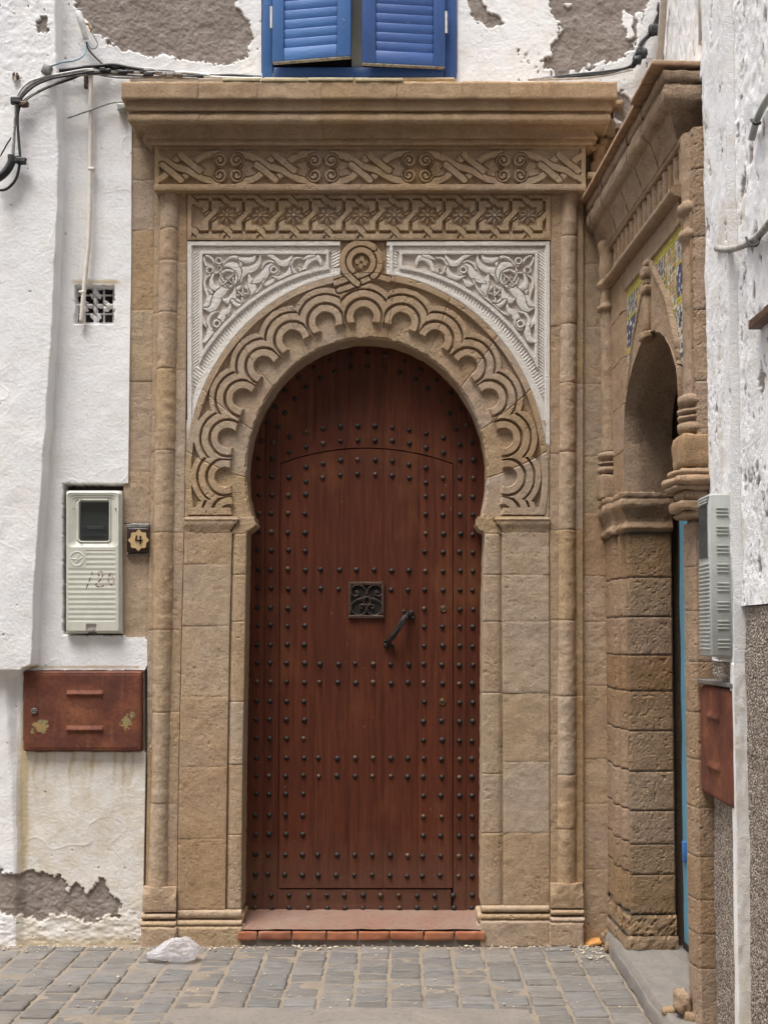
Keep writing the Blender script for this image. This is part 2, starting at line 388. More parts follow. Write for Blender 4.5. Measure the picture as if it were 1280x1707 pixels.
M['plaster'] = mat_plaster('whitewash', (0.83, 0.82, 0.81), (0.315, 0.27, 0.245))
M['plaster_right'] = mat_plaster('flaking_whitewash', (0.76, 0.755, 0.765), (0.33, 0.29, 0.27), bump=0.006)
M['carved'] = mat_plaster('carved_plaster', (0.66, 0.62, 0.57), (0.55, 0.45, 0.37), stain=(0.42, 0.33, 0.26), bump=0.002, cool=(0.64, 0.61, 0.575), warm=(0.56, 0.48, 0.415))

def mat_plain(name, col, rough=0.6, metal=0.0, var=0.15, scale=30, bump=0.0, spec=None):
    n = NT(name); f = n.noise(scale, 4, 0.6)
    c = n.mix(n.ramp(f, [(0.3, 0.0), (0.7, 1.0)]), tuple(v * (1 - var) for v in col), tuple(min(1, v * (1 + var)) for v in col))
    return n.done(c, rough, n.bump(n.noise(scale * 5, 3, 0.6), bump, 0.8) if bump else None, metal, spec)
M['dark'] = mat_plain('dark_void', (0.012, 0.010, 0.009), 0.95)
M['iron'] = mat_plain('black_iron', (0.022, 0.018, 0.016), 0.58, 0.4, 0.4, 60, 0.001)
M['iron_brown'] = mat_plain('browned_iron', (0.075, 0.045, 0.03), 0.55, 0.45, 0.45, 60, 0.001)
M['brass'] = mat_plain('tarnished_brass', (0.14, 0.10, 0.05), 0.5, 0.7, 0.3, 90)
M['cable_black'] = mat_plain('black_cable', (0.018, 0.018, 0.02), 0.55, 0, 0.3, 40)
M['cable_grey'] = mat_plain('painted_cable', (0.30, 0.28, 0.26), 0.7, 0, 0.55, 45)
M['cable_white'] = mat_plain('white_cable', (0.66, 0.64, 0.62), 0.7, 0, 0.2, 45)
M['cable_blue'] = mat_plain('pale_blue_cable', (0.22, 0.32, 0.38), 0.6, 0, 0.25, 45)
M['cable_yellow'] = mat_plain('yellow_wire', (0.50, 0.28, 0.06), 0.6)
M['pipe'] = mat_plain('painted_pipe', (0.68, 0.62, 0.56), 0.75, 0, 0.12, 25, 0.0015)
M['meter'] = mat_plain('cream_plastic', (0.56, 0.555, 0.485), 0.45, 0, 0.07, 12)
M['meter_grey'] = mat_plain('grey_plastic', (0.40, 0.41, 0.39), 0.5, 0, 0.1, 14)
M['meter_frame'] = mat_plain('meter_window_frame', (0.40, 0.42, 0.38), 0.4, 0, 0.1, 14)
M['paper'] = mat_plain('meter_paper', (0.42, 0.43, 0.44), 0.8, 0, 0.2, 40)
M['red_ink'] = mat_plain('red_ink', (0.28, 0.05, 0.04), 0.7)
M['zinc'] = mat_plain('zinc', (0.20, 0.19, 0.18), 0.55, 0.4, 0.3, 60)
M['cream_tile'] = mat_plain('cream_glaze', (0.52, 0.37, 0.19), 0.3, 0, 0.1, 40)
M['brown_glaze'] = mat_plain('brown_glaze', (0.035, 0.018, 0.014), 0.3, 0, 0.3, 40)
M['bread'] = mat_plain('crust', (0.48, 0.22, 0.055), 0.7, 0, 0.3, 25, 0.003)
M['crumb'] = mat_plain('pale_litter', (0.44, 0.38, 0.30), 0.85, 0, 0.55, 25)
M['wood_brown'] = mat_plain('brown_beam', (0.10, 0.045, 0.025), 0.6, 0, 0.3, 25, 0.001)
M['tile_red'] = mat_plain('terracotta', (0.29, 0.175, 0.10), 0.75, 0, 0.25, 25, 0.002)
M['tile_edge'] = mat_plain('pale_tile_edge', (0.60, 0.48, 0.34), 0.75, 0, 0.25, 25, 0.002)
M['green_tile'] = mat_plain('worn_ledge_tile', (0.44, 0.37, 0.22), 0.6, 0, 0.25, 25, 0.002)
M['mos_yellow'] = mat_plain('yellow_mosaic', (0.42, 0.36, 0.07), 0.35, 0, 0.25, 60)
M['mos_blue'] = mat_plain('blue_mosaic', (0.06, 0.075, 0.14), 0.35, 0, 0.4, 60)
M['mos_white'] = mat_plain('white_mosaic', (0.55, 0.53, 0.50), 0.35, 0, 0.2, 60)
M['mos_black'] = mat_plain('black_mosaic', (0.03, 0.03, 0.035), 0.35, 0, 0.2, 60)
M['mos_buff'] = mat_plain('buff_mosaic', (0.45, 0.30, 0.17), 0.5, 0, 0.3, 60)
M['mos_green'] = mat_plain('green_mosaic', (0.16, 0.19, 0.10), 0.4, 0, 0.3, 60)

def mat_wood():
    n = NT('red_brown_door_wood')
    g = n.noise(7, 6, 0.65, n.mapping((9, 9, 0.45)), 0.4); g2 = n.noise(34, 5, 0.6, n.mapping((8, 8, 0.3))); pat = n.noise(1.6, 4, 0.6, n.mapping((1.4, 1, 0.8)))
    col = n.ramp(g, [(0.22, (0.044, 0.0112, 0.0056)), (0.5, (0.083, 0.0205, 0.0092)), (0.78, (0.134, 0.0385, 0.0155))])
    col = n.mix(n.math('MULTIPLY', n.ramp(pat, [(0.52, 0.0), (0.72, 1.0)]), 0.6), col, (0.205, 0.082, 0.031))
    col = n.mix(n.math('MULTIPLY', n.ramp(g2, [(0.33, 1.0), (0.50, 0.0)]), 0.32), col, (0.034, 0.0105, 0.006))
    col = n.mix(n.math('MULTIPLY', n.ramp(n.noise(2.2, 5, 0.7), [(0.5, 0.0), (0.75, 1.0)]), 0.35), col, (0.032, 0.018, 0.015))
    scr = n.ramp(n.noise(60, 2, 0.5, n.mapping((1, 1, 0.5))), [(0.735, 0.0), (0.76, 1.0)])
    col = n.mix(n.math('MULTIPLY', scr, 0.35), col, (0.34, 0.20, 0.12))
    col = n.hsv(col, 0.5, 1.0, n.math('ADD', 0.86, n.math('MULTIPLY', n.rand(), 0.28)))
    sep = n.n('ShaderNodeSeparateXYZ'); n.l(n.pos, sep.inputs[0])                 # street dust and scuffs kicked up near the sill
    dustm = n.math('MULTIPLY', n.ramp(n.math('ADD', sep.outputs[2], n.math('MULTIPLY', n.noise(7, 5, 0.7), 0.5)), [(0.30, 1.0), (0.85, 0.0)]), 0.38)
    col = n.mix(dustm, col, (0.17, 0.105, 0.075))
    return n.done(col, n.ramp(g2, [(0.3, 0.66), (0.7, 0.44)]), n.bump(n.math('ADD', g2, g), 0.0012, 0.7), spec=0.22)
M['wood'] = mat_wood()
def mat_blue(name, a, chip=(0.42, 0.36, 0.30)):
    n = NT(name); f = n.noise(5, 4, 0.6); s = n.noise(20, 5, 0.6, n.mapping((1, 1, 3)))
    col = n.mix(n.ramp(f, [(0.3, 0.0), (0.7, 1.0)]), a, tuple(v * 1.25 for v in a))
    col = n.mix(n.math('MULTIPLY', n.ramp(s, [(0.55, 0.0), (0.8, 1.0)]), 0.4), col, (a[0] * 1.9 + .03, a[1] * 1.7 + .02, a[2] * 1.25))
    ch = n.ramp(n.noise(38, 4, 0.62, n.mapping((0.7, 0.7, 1.3))), [(0.70, 0.0), (0.725, 1.0)])
    col = n.mix(n.math('MULTIPLY', ch, 0.8), col, chip)
    return n.done(col, 0.5, n.bump(n.math('ADD', s, n.math('MULTIPLY', ch, -0.6)), 0.0015, 0.8))
M['blue'] = mat_blue('blue_paint', (0.045, 0.130, 0.345))
M['blue_dark'] = mat_blue('deep_blue_paint', (0.034, 0.090, 0.275))
M['teal'] = mat_blue('faded_blue_door_paint', (0.085, 0.235, 0.33), (0.02, 0.10, 0.26))
def mat_rust():
    n = NT('rusty_iron'); a = n.noise(6, 6, 0.65); b = n.noise(45, 5, 0.65); v = n.noise(11, 5, 0.65, n.mapping((2.5, 2.5, 0.5)))
    col = n.ramp(a, [(0.3, (0.080, 0.022, 0.013)), (0.5, (0.150, 0.042, 0.020)), (0.75, (0.25, 0.090, 0.036))])
    col = n.mix(n.math('MULTIPLY', n.ramp(b, [(0.45, 0.0), (0.7, 1.0)]), 0.65), col, (0.060, 0.020, 0.014))
    col = n.mix(n.math('MULTIPLY', n.ramp(v, [(0.58, 0.0), (0.8, 1.0)]), 0.55), col, (0.27, 0.12, 0.07))
    p = n.ramp(n.math('ADD', n.attr('patch'), n.math('MULTIPLY', n.math('SUBTRACT', n.noise(70, 4, 0.6), 0.5), 1.5)), [(0.5, 0.0), (0.62, 1.0)])
    col = n.mix(p, col, n.ramp(b, [(0.4, (0.36, 0.22, 0.07)), (0.6, (0.22, 0.235, 0.13))]))
    return n.done(col, 0.75, n.bump(n.math('ADD', b, a), 0.0015, 0.9), 0.1)
M['rust'] = mat_rust()
def mat_paving():
    n = NT('grey_paving_stone'); a = n.noise(3, 4, 0.6); b = n.noise(18, 6, 0.65, n.mapping((0.6, 2.2, 1))); c = n.noise(140, 3, 0.6); r = n.rand()
    col = n.mix(n.ramp(b, [(0.3, 0.0), (0.72, 1.0)]), (0.112, 0.104, 0.096), (0.205, 0.189, 0.174))
    col = n.mix(n.math('MULTIPLY', n.ramp(a, [(0.45, 0.0), (0.7, 1.0)]), 0.6), col, (0.175, 0.15, 0.128))
    col = n.mix(n.math('MULTIPLY', n.ramp(c, [(0.62, 0.0), (0.72, 1.0)]), 0.4), col, (0.42, 0.38, 0.33))
    col = n.hsv(col, 0.5, n.math('ADD', 0.6, n.math('MULTIPLY', r, 0.6)), n.math('ADD', 0.80, n.math('MULTIPLY', n.math('FRACT', n.math('MULTIPLY', r, 5.7)), 0.36)))
    return n.done(col, 0.72, n.bump(n.math('ADD', b, n.math('MULTIPLY', c, 0.4)), 0.005, 0.9), spec=0.35)
M['paving'] = mat_paving()
def mat_ground(name, a, b, c):
    n = NT(name); f = n.noise(4, 5, 0.65); g = n.noise(40, 5, 0.65); k = n.noise(260, 3, 0.6)
    col = n.mix(n.ramp(f, [(0.35, 0.0), (0.65, 1.0)]), a, b)
    col = n.mix(n.math('MULTIPLY', n.ramp(g, [(0.5, 0.0), (0.72, 1.0)]), 0.5), col, c)
    col = n.mix(n.math('MULTIPLY', n.ramp(k, [(0.62, 0.0), (0.72, 1.0)]), 0.5), col, (0.55, 0.5, 0.43))
    return n.done(col, 0.92, n.bump(n.math('ADD', g, n.math('MULTIPLY', k, 0.6)), 0.006, 0.9))
M['sand'] = mat_ground('sandy_joint', (0.27, 0.22, 0.165), (0.20, 0.165, 0.13), (0.15, 0.12, 0.095))
M['cement'] = mat_ground('dusty_cement', (0.235, 0.20, 0.172), (0.185, 0.163, 0.145), (0.13, 0.112, 0.098))
M['lane'] = mat_ground('dark_lane', (0.11, 0.10, 0.09), (0.09, 0.082, 0.075), (0.07, 0.062, 0.056))
M['slab'] = mat_ground('grey_step_stone', (0.185, 0.17, 0.155), (0.235, 0.205, 0.18), (0.13, 0.115, 0.10))
M['dust'] = mat_ground('pinkish_threshold', (0.215, 0.112, 0.080), (0.225, 0.150, 0.115), (0.13, 0.066, 0.047))
def mat_pebble():
    n = NT('pebbledash'); v = n.voro(105, 'Color'); d = n.voro(105); sep = n.n('ShaderNodeSeparateColor'); n.l(v, sep.inputs[0])
    col = n.ramp(sep.outputs[0], [(0.0, (0.15, 0.105, 0.08)), (0.25, (0.28, 0.215, 0.17)), (0.5, (0.42, 0.345, 0.285)), (0.78, (0.54, 0.47, 0.40)), (0.96, (0.55, 0.51, 0.46))], 'CONSTANT')
    col = n.mix(n.math('MULTIPLY', n.ramp(d, [(0.35, 0.0), (0.7, 1.0)]), 0.6), col, (0.13, 0.10, 0.08))
    col = n.mix(n.math('MULTIPLY', n.ramp(n.noise(2.0, 4, 0.6), [(0.4, 0.0), (0.7, 1.0)]), 0.3), col, (0.20, 0.17, 0.15))
    return n.done(col, 0.85, n.bump(n.math('SUBTRACT', 1.0, d), 0.010, 1.0))
M['pebble'] = mat_pebble()
def mat_bag():
    n = NT('thin_white_plastic'); n.done((0.72, 0.71, 0.74), 0.3)
    tr = n.n('ShaderNodeBsdfTranslucent'); tr.inputs[0].default_value = (0.85, 0.84, 0.87, 1)
    tp = n.n('ShaderNodeBsdfTransparent'); mx = n.n('ShaderNodeMixShader'); mx.inputs[0].default_value = 0.5
    n.l(n.b.outputs[0], mx.inputs[1]); n.l(tr.outputs[0], mx.inputs[2])
    m2 = n.n('ShaderNodeMixShader'); n.l(n.ramp(n.noise(14, 3, 0.5), [(0.35, 0.25), (0.65, 0.62)]), m2.inputs[0]); n.l(mx.outputs[0], m2.inputs[1]); n.l(tp.outputs[0], m2.inputs[2])
    n.l(m2.outputs[0], n.out.inputs[0]); return n.m
M['bag'] = mat_bag()
def mat_glass():
    n = NT('dusty_meter_glass'); n.done((0.06, 0.065, 0.07), 0.15)
    gl = n.n('ShaderNodeBsdfGlossy'); gl.inputs['Roughness'].default_value = 0.12; tp = n.n('ShaderNodeBsdfTransparent'); tp.inputs[0].default_value = (0.55, 0.57, 0.58, 1)
    mx = n.n('ShaderNodeMixShader'); mx.inputs[0].default_value = 0.12; n.l(tp.outputs[0], mx.inputs[1]); n.l(gl.outputs[0], mx.inputs[2])
    n.l(mx.outputs[0], n.out.inputs[0]); return n.m
M['glass'] = mat_glass()
# ================================================================ THE SETTING: ground
gm = link('ground', mesh('ground', [(-60, -60, -0.09), (60, -60, -0.09), (60, 60, -0.09), (-60, 60, -0.09)], [[0, 1, 2, 3]], False), M['lane']); tag(gm, kind='structure')
pav = bpy.data.objects.new('pavement', None)
bx, by = np.meshgrid(np.linspace(-4.2, 1.5, 190), np.linspace(-2.6, 0.3, 110)); bz = fbm2(bx * 9, by * 9, 4, 3) * 0.004 - 0.006
bedV = np.stack([bx, by, bz], -1)
pav = link('pavement', mesh('pavement', bedV, quads(110, 190)), M['sand']); tag(pav, kind='structure')
# ================================================================ plastered house wall
def edge_pier(y):           # right edge of the thick plaster layer at far left
    return np.interp(y, [-200, 0, 280, 420, 640, 860, 1000, 1085, 1108, 1117, 1130, 1180, 1300, 1460, 1600],
                     [100, 102, 107, 103, 92, 76, 66, 65, 63, 44, 22, 20, 30, 34, 36])
PEEL = [
 [(118, -80), (121, 0), (131, 25), (150, 42), (164, 52), (184, 72), (208, 82), (230, 84), (250, 92), (288, 91), (310, 98), (328, 106), (380, 111), (407, 106), (417, 95), (421, 60), (415, 33), (394, 10), (397, -20), (380, -80)],
 [(770, -60), (783, 8), (788, 22), (800, 37), (845, 48), (847, 37), (815, 19), (800, -10), (795, -60)],
 [(922, -60), (922, 0), (916, 22), (933, 52), (920, 75), (909, 97), (901, 109), (927, 124), (950, 121), (1000, 112), (1040, 101), (1059, 82), (1070, 45), (1075, 10), (1070, -60)],
 [(66, 48), (76, 44), (88, 40), (91, 55), (83, 68), (72, 66)],
 [(-60, 1436), (0, 1441), (14, 1450), (26, 1453), (62, 1452), (82, 1457), (112, 1467), (115, 1484), (132, 1472), (146, 1495), (161, 1484), (168, 1464), (177, 1464), (179, 1491), (203, 1495), (213, 1505), (199, 1522), (179, 1529), (158, 1541), (117, 1529), (86, 1526), (69, 1543), (34, 1522), (0, 1522), (-60, 1515)],
 [(1012, 165), (1030, 150), (1052, 168), (1050, 215), (1020, 190)],
]
HOLES = [[(1040, 20), (1052, 30), (1058, 62), (1046, 66), (1038, 40)], [(1062, 22), (1071, 20), (1069, 70), (1060, 85)], [(940, 6), (952, 2), (955, 10), (944, 14)], [(1042, 90), (1052, 78), (1056, 96), (1044, 103)]]
def peel_field(X, Y):
    wob = fbm2(X / 34, Y / 34, 40, 4) * 13 + fbm2(X / 9, Y / 9, 41, 3) * 9 + fbm2(X / 3.2, Y / 3.2, 42, 2) * 3.5
    d = np.full(X.shape, 99.0)
    for pl in PEEL:
        a = np.asarray(pl, float); s = (X > a[:, 0].min() - 25) & (X < a[:, 0].max() + 25) & (Y > a[:, 1].min() - 25) & (Y < a[:, 1].max() + 25)
        if s.any(): d[s] = np.minimum(d[s], poly_sdf(X[s], Y[s], pl))
    k = d + wob * 0.8
    for pl in HOLES:
        k = np.maximum(k, -(poly_sdf(X, Y, pl) + wob * 0.5))
    m = 1 - sstep(-0.6, 0.8, k)
    chip = noise2(X / 5.5, Y / 7.5, 77) + 0.25 * noise2(X / 2.3, Y / 2.3, 78)
    dens = 0.07 * sstep(-30, 200, 240 - Y) * sstep(-0.2, 0.3, fbm2(X / 50, Y / 50, 79, 2)) + 0.10 * ((X > 860) & (Y > 90)) + 0.06 * ((Y > 1500) & (X < 245))
    m = np.maximum(m, sstep(1.16, 1.2, chip + dens))
    return m, k
def plaster_h(X, Y):
    e = edge_pier(Y) + fbm2(X / 45, Y / 45, 12, 2) * 2.2
    soft = np.where(Y > 1116, 9.0, 2.2); amp = np.where(Y > 1116, 0.03, 0.09)
    h = amp * (1 - sstep(-soft, soft, X - e))
    up = sstep(330, 60, Y) * (0.35 + 0.65 * (X < 110)) + 0.25
    h = h + fbm2(X / 110, Y / 130, 1, 3) * 0.007 + fbm2(X / 34, Y / 34, 2, 2) * 0.0022 + fbm2(X / 10, Y / 10, 3, 3) * 0.0022 * up + fbm2(X / 3.2, Y / 3.2, 4, 2) * 0.0008
    ridg = 1 - np.abs(fbm2(X / 60, Y / 60, 8, 2)) * 2; h = h + 0.0018 * sstep(0.93, 1.0, ridg) * sstep(0.0, 0.3, fbm2(X / 80, Y / 80, 18, 2))
    rgh = sstep(1480, 1530, Y); h = h + rgh * (fbm2(X / 14, Y / 8, 31, 3) * 0.0055)
    m, k = peel_field(X, Y)
    h = h - m * (0.010 + 0.0035 * fbm2(X / 9, Y / 9, 50, 3) + 0.0022 * fbm2(X / 3, Y / 3, 51, 2)) + 0.0012 * np.exp(-((k - 2.5) / 2.5) ** 2)
    return h, m
def wall_stain(X, Y):
    s = 0.56 * sstep(1120, 1300, Y) * (X > 30) * (X < 245)
    s = s + 0.75 * np.exp(-((X - 41) / 6.0) ** 2) * sstep(1130, 1200, Y) * (1 - sstep(1330, 1520, Y))
    s = s + 0.34 * sstep(1250, 1258, Y) * (1 - sstep(1258, 1330 + 50 * noise2(X / 7, Y * 0, 15), Y)) * sstep(0.45, 0.95, noise2(X / 7 + fbm2(X / 20, Y / 30, 9, 2), Y / 300, 5)) * (X > 38)
    s = s + 0.40 * sstep(1555, 1580, Y)
    s = s + 0.85 * np.exp(-((Y - 1112) / 3.0) ** 2) * (X > 44) * (X < 232)
    return np.clip(s, 0, 1)
YW = 0.02
def recess(h, X, Y, x0, x1, y0, y1, dep, wob=1.6, seed=0, soft=1.0):
    d = np.maximum(np.maximum(x0 - X, X - x1), np.maximum(y0 - Y, Y - y1)) + fbm2(X / 6, Y / 6, 60 + seed, 3) * wob
    k = 1 - sstep(-soft, soft, d); return h * (1 - k) + k * np.minimum(h, -dep), k
house = thing('house_wall', (-2.0, 0.05, 0), 'whitewashed house wall with peeling plaster around the carved stone doorway', 'wall')
def wall_piece(name, y0, y1, xl, xr, res, holes=(), extra=None):
    X, Y = grid(y0, y1, xl, xr, res); h, m = plaster_h(X, Y); st = wall_stain(X, Y)
    for i, hb in enumerate(holes):
        h, k = recess(h, X, Y, *hb, seed=i)
        if len(hb) > 4: m = np.maximum(m, k * (1.0 if 0.045 < hb[4] < 0.12 else 0))
    if extra: h, m, st = extra(X, Y, h, m, st)
    return part(name, sheet(P(X, Y, YW), h, OUT, 0.15), M['plaster'], house, attrs={'peel': skirt_attr(m), 'stain': skirt_attr(st)})
def soot_vent(X, Y, h, m, st):
    st = np.maximum(st, 0.9 * np.exp(-((Y - 470) / 5.0) ** 2) * sstep(112, 126, X) * (1 - sstep(190, 206, X)))
    st = np.maximum(st, 0.7 * np.exp(-(((X - 213) / 8.0) ** 2 + ((Y - 190) / 18.0) ** 2)))
    return h, m, st
wall_piece('plaster_face', -70, 131, -60, 436, 1.5)
wall_piece('plaster_face', 131, 1062, -60, line((131, 217), (200, 220), (420, 219), (640, 216), (800, 214), (880, 212), (1000, 208), (1062, 209)), 1.5,
           [(106, 214, 807, 1058, 0.09), (126, 190, 477, 539, 0.13)], soot_vent)
wall_piece('plaster_face', 1062, 1600, -60, line((1062, 240), (1068, 246), (1108, 246), (1116, 242), (1118, 239), (1253, 239), (1257, 243), (1500, 239), (1600, 235)), 1.5, [(41, 239, 1119, 1252, 0.03)])
wall_piece('plaster_face', -70, 140, 762, 1125, 1.5)
wall_piece('plaster_face', 122, 145, 434, 764, 2.0)
wall_piece('plaster_face', 140, 205, 1022, 1100, 1.5)
V0 = P([-60, 1082], [-70, -70], YW)
zt = float(P(600, -69, YW)[2])
part('masonry', box((-0.6, 0.13, zt + 0.9), (2.0, 0.11, 0.9)), M['plaster'], house, False)
part('masonry', box((-4.42, 0.10, 3.0), (2.0, 0.14, 3.1)), M['plaster'], house, False)
X, Y = grid(160, 330, 968, 1050, 1.5); h = fbm2(X / 14, Y / 18, 91, 4) * 0.06 + fbm2(X / 4, Y / 5, 92, 3) * 0.02
part('rubble_core', sheet(P(X, Y, 0.10), h, OUT, 0.05), M['stone_rough'], house)
for (x, y, a, b, s) in [(998, 262, 11, 22, 1), (1012, 212, 13, 15, 2), (1004, 238, 9, 8, 3), (990, 283, 8, 14, 4), (1024, 176, 14, 9, 5), (985, 247, 6, 9, 6)]:
    c = P(x, y, 0.02); part('rubble_stone', rbox(c, (a / 320, 0.03, b / 320), None, 0.018, 6, 0.010, 0.03, s), M['stone_rough'], house)
part('rubble_stone', box(P(987, 292, 0.0), (0.03, 0.02, 0.012), None, 0.004), M['tile_edge'], house)

# ventilation grille: pierced white plaster, petals in a circle
vent = thing('vent_grille', P(158, 539, 0.0), 'small square white pierced vent grille under the painted pipe', 'vent')
def vent_open(X, Y):
    u = (X - 158) / 32.0; v = (Y - 508) / 31.0; h = np.full(X.shape, 0.0)
    o = np.zeros(X.shape)
    for i in range(4):
        for j in range(4):
            cx = (i - 1.5) * 0.5; cy = (j - 1.5) * 0.5; a = u - cx; b = v - cy
            cor = (i in (0, 3)) and (j in (0, 3)); mid = (i in (1, 2)) and (j in (1, 2))
            if cor: d = np.maximum(np.abs(a), np.abs(b)) - 0.19
            elif mid: d = np.maximum(np.abs(a), np.abs(b)) - 0.16 - 0.04 * np.abs(a * b) * 40
            else:
                s = 1 if (i - 1.5) * (j - 1.5) > 0 else -1
                p = (a + s * b) * .707; q = (a - s * b) * .707
                d = np.hypot(p / 0.10, q / 0.22) - 1; d = d * 0.1
                if (i in (0, 3)): pass
            o = np.maximum(o, 1 - sstep(-0.035, 0.035, d))
    return o
X, Y = grid(474, 542, 122, 193, 0.8); o = vent_open(X, Y); n0 = fbm2(X / 5, Y / 5, 3, 3) * 0.002
part('pierced_panel', sheet(P(X, Y, 0.045), n0 - o * 0.045, OUT, 0.05), M['plaster'], vent, attrs={'peel': skirt_attr(0 * o), 'stain': skirt_attr(0.12 + 0 * o)})
for i in range(4):
    for j in range(4):
        c = P(158 + (i - 1.5) * 16.0, 508 + (j - 1.5) * 15.5, 0.089)
        part('dark_hollow', box(c, (0.021, 0.004, 0.021)), M['dark'], vent, False)
# painted conduit down to the grille
pp = [P(x, y, Yo) for x, y, Yo in [(152, 124, -0.01), (152, 190, -0.008), (151, 300, -0.01), (149, 392, -0.01), (145, 440, -0.012), (141, 480, -0.012), (136, 538, -0.005)]]
pipe = thing('painted_pipe', P(136, 538, -0.005), 'thin white painted pipe running down the wall strip to the vent', 'pipe')
part('tube', tube(smooth_path(pp, 10), 0.0125 + 0 * np.arange(61), 10), M['pipe'], pipe)
part('pipe_clip', rbox(P(153, 282, -0.012), (0.018, 0.012, 0.010), None, 0.005, 2, 0.002, 0.01, 3), M['pipe'], pipe)
part('pipe_clip', rbox(P(138, 487, -0.014), (0.018, 0.010, 0.008), None, 0.004, 2, 0.002, 0.01, 4), M['pipe'], pipe)

# ================================================================ STONE DOORWAY
portal = thing('stone_doorway', (-0.2, 0.0, 0.02), 'big carved sandstone doorway with horseshoe arch and flat cornice', 'doorway')
ST = M['stone']
l0 = line((166, 264), (240, 264), (246, 258), (318, 258), (700, 254), (1060, 246), (1290, 246), (1475, 243)); l1 = line((318, 269), (500, 265), (800, 258), (1050, 256), (1290, 254), (1475, 248))
l2 = line((318, 300), (600, 297), (800, 294), (1050, 290), (1290, 284), (1475, 282)); l3 = line((318, 313), (700, 310), (860, 308), (1050, 303), (1290, 298), (1475, 296), (1520, 296))
l4 = line((860, 388), (1050, 383), (1280, 379), (1510, 376)); l5 = line((887, 411), (1050, 408.5), (1290, 404), (1515, 402))
r5 = line((887, 808), (1000, 804.6), (1290, 803), (1510, 802)); r4 = line((862, 836), (1000, 836), (1300, 838), (1510, 838))
r3 = line((318, 917), (900, 915.5), (1400, 916), (1520, 916)); c1 = line((318, 933), (900, 929), (1400, 926), (1475, 926)); c2 = line((318, 962), (900, 959), (1400, 960), (1475, 960)); r6 = line((318, 972), (900, 971), (1475, 972))
def joints(lst, fn, nm, gap=0.12):
    for a, b in zip(lst[:-1], lst[1:]): fn(nm, a + gap * .5, b - gap * .5)
# outer flat strips
joints([166, 246, 300, 384, 517, 635, 786, 872], lambda n, a, b: stone_block(n, portal, ST, a, b, 206, l0, 0.030), 'strip_block')
stone_block('strip_block', portal, ST, 872.8, 1067, 204, l0, 0.030)
joints([330, 440, 545, 640, 760, 855, 960, 1036, 1143, 1265, 1340, 1450, 1585], lambda n, a, b: stone_block(n, portal, ST, a, b, r6, 1014, 0.040), 'strip_block')
# half-round columns: flat back strips, fillets and shaft drums
def drum(name, y0, y1, a, b, dep=0.052):
    ny = max(3, int((y1 - y0) / 2.2)); nu = 22; ys = np.linspace(y0, y1, ny); th = np.linspace(0, np.pi, nu)
    xc = (a(ys) + b(ys)) / 2; rr = (b(ys) - a(ys)) / 2
    X = xc[:, None] - rr[:, None] * np.cos(th)[None]; Y = np.repeat(ys[:, None], nu, 1)
    s = random.randrange(9999); ed = np.minimum(Y - y0, y1 - Y)
    r = 1 + 0 * X; B = P(X, Y, 0.028); h = dep * np.sin(th)[None] * r
    V = B + h[..., None] * OUT; V = rough(V[:, ::-1], 0.0028, 0.035, s)[:, ::-1]
    nrm = np.stack([-np.cos(th), -np.sin(th), 0 * th], -1)[None]
    V = V - nrm * (0.003 * (1 - sstep(0, 2.2, ed)))[..., None]
    return part(name, merge((V, quads(ny, nu)), prism(V[0], 0.0, OUT)) if False else (V, quads(ny, nu)), ST, portal)
LJ = [318, 384, 437, 523, 617, 752, 888, 1050, 1187, 1338, 1479]; RJ = [318, 397, 543, 640, 755, 884, 1034, 1160, 1290, 1380, 1473]
joints(LJ, lambda n, a, b: drum(n, a, b, l1, l2), 'column_drum'); joints(RJ, lambda n, a, b: drum(n, a, b, c1, c2), 'column_drum')
joints([318, 523, 752, 1050, 1250, 1479], lambda n, a, b: stone_block(n, portal, ST, a, b, l0, lambda y: l1(y) + 4, 0.020, edge=.002), 'flat_strip')
joints([318, 437, 617, 888, 1050, 1187, 1340, 1479], lambda n, a, b: stone_block(n, portal, ST, a, b, lambda y: l2(y) - 4, lambda y: l3(y) - .5, 0.008, edge=.002), 'fillet')
joints([318, 543, 755, 884, 1034, 1160, 1473], lambda n, a, b: stone_block(n, portal, ST, a, b, lambda y: r3(y) + .5, lambda y: c1(y) + 4, 0.006, edge=.002), 'fillet')
joints([318, 640, 884, 1160, 1473], lambda n, a, b: stone_block(n, portal, ST, a, b, lambda y: c2(y) - 4, r6, 0.016, edge=.002), 'fillet')
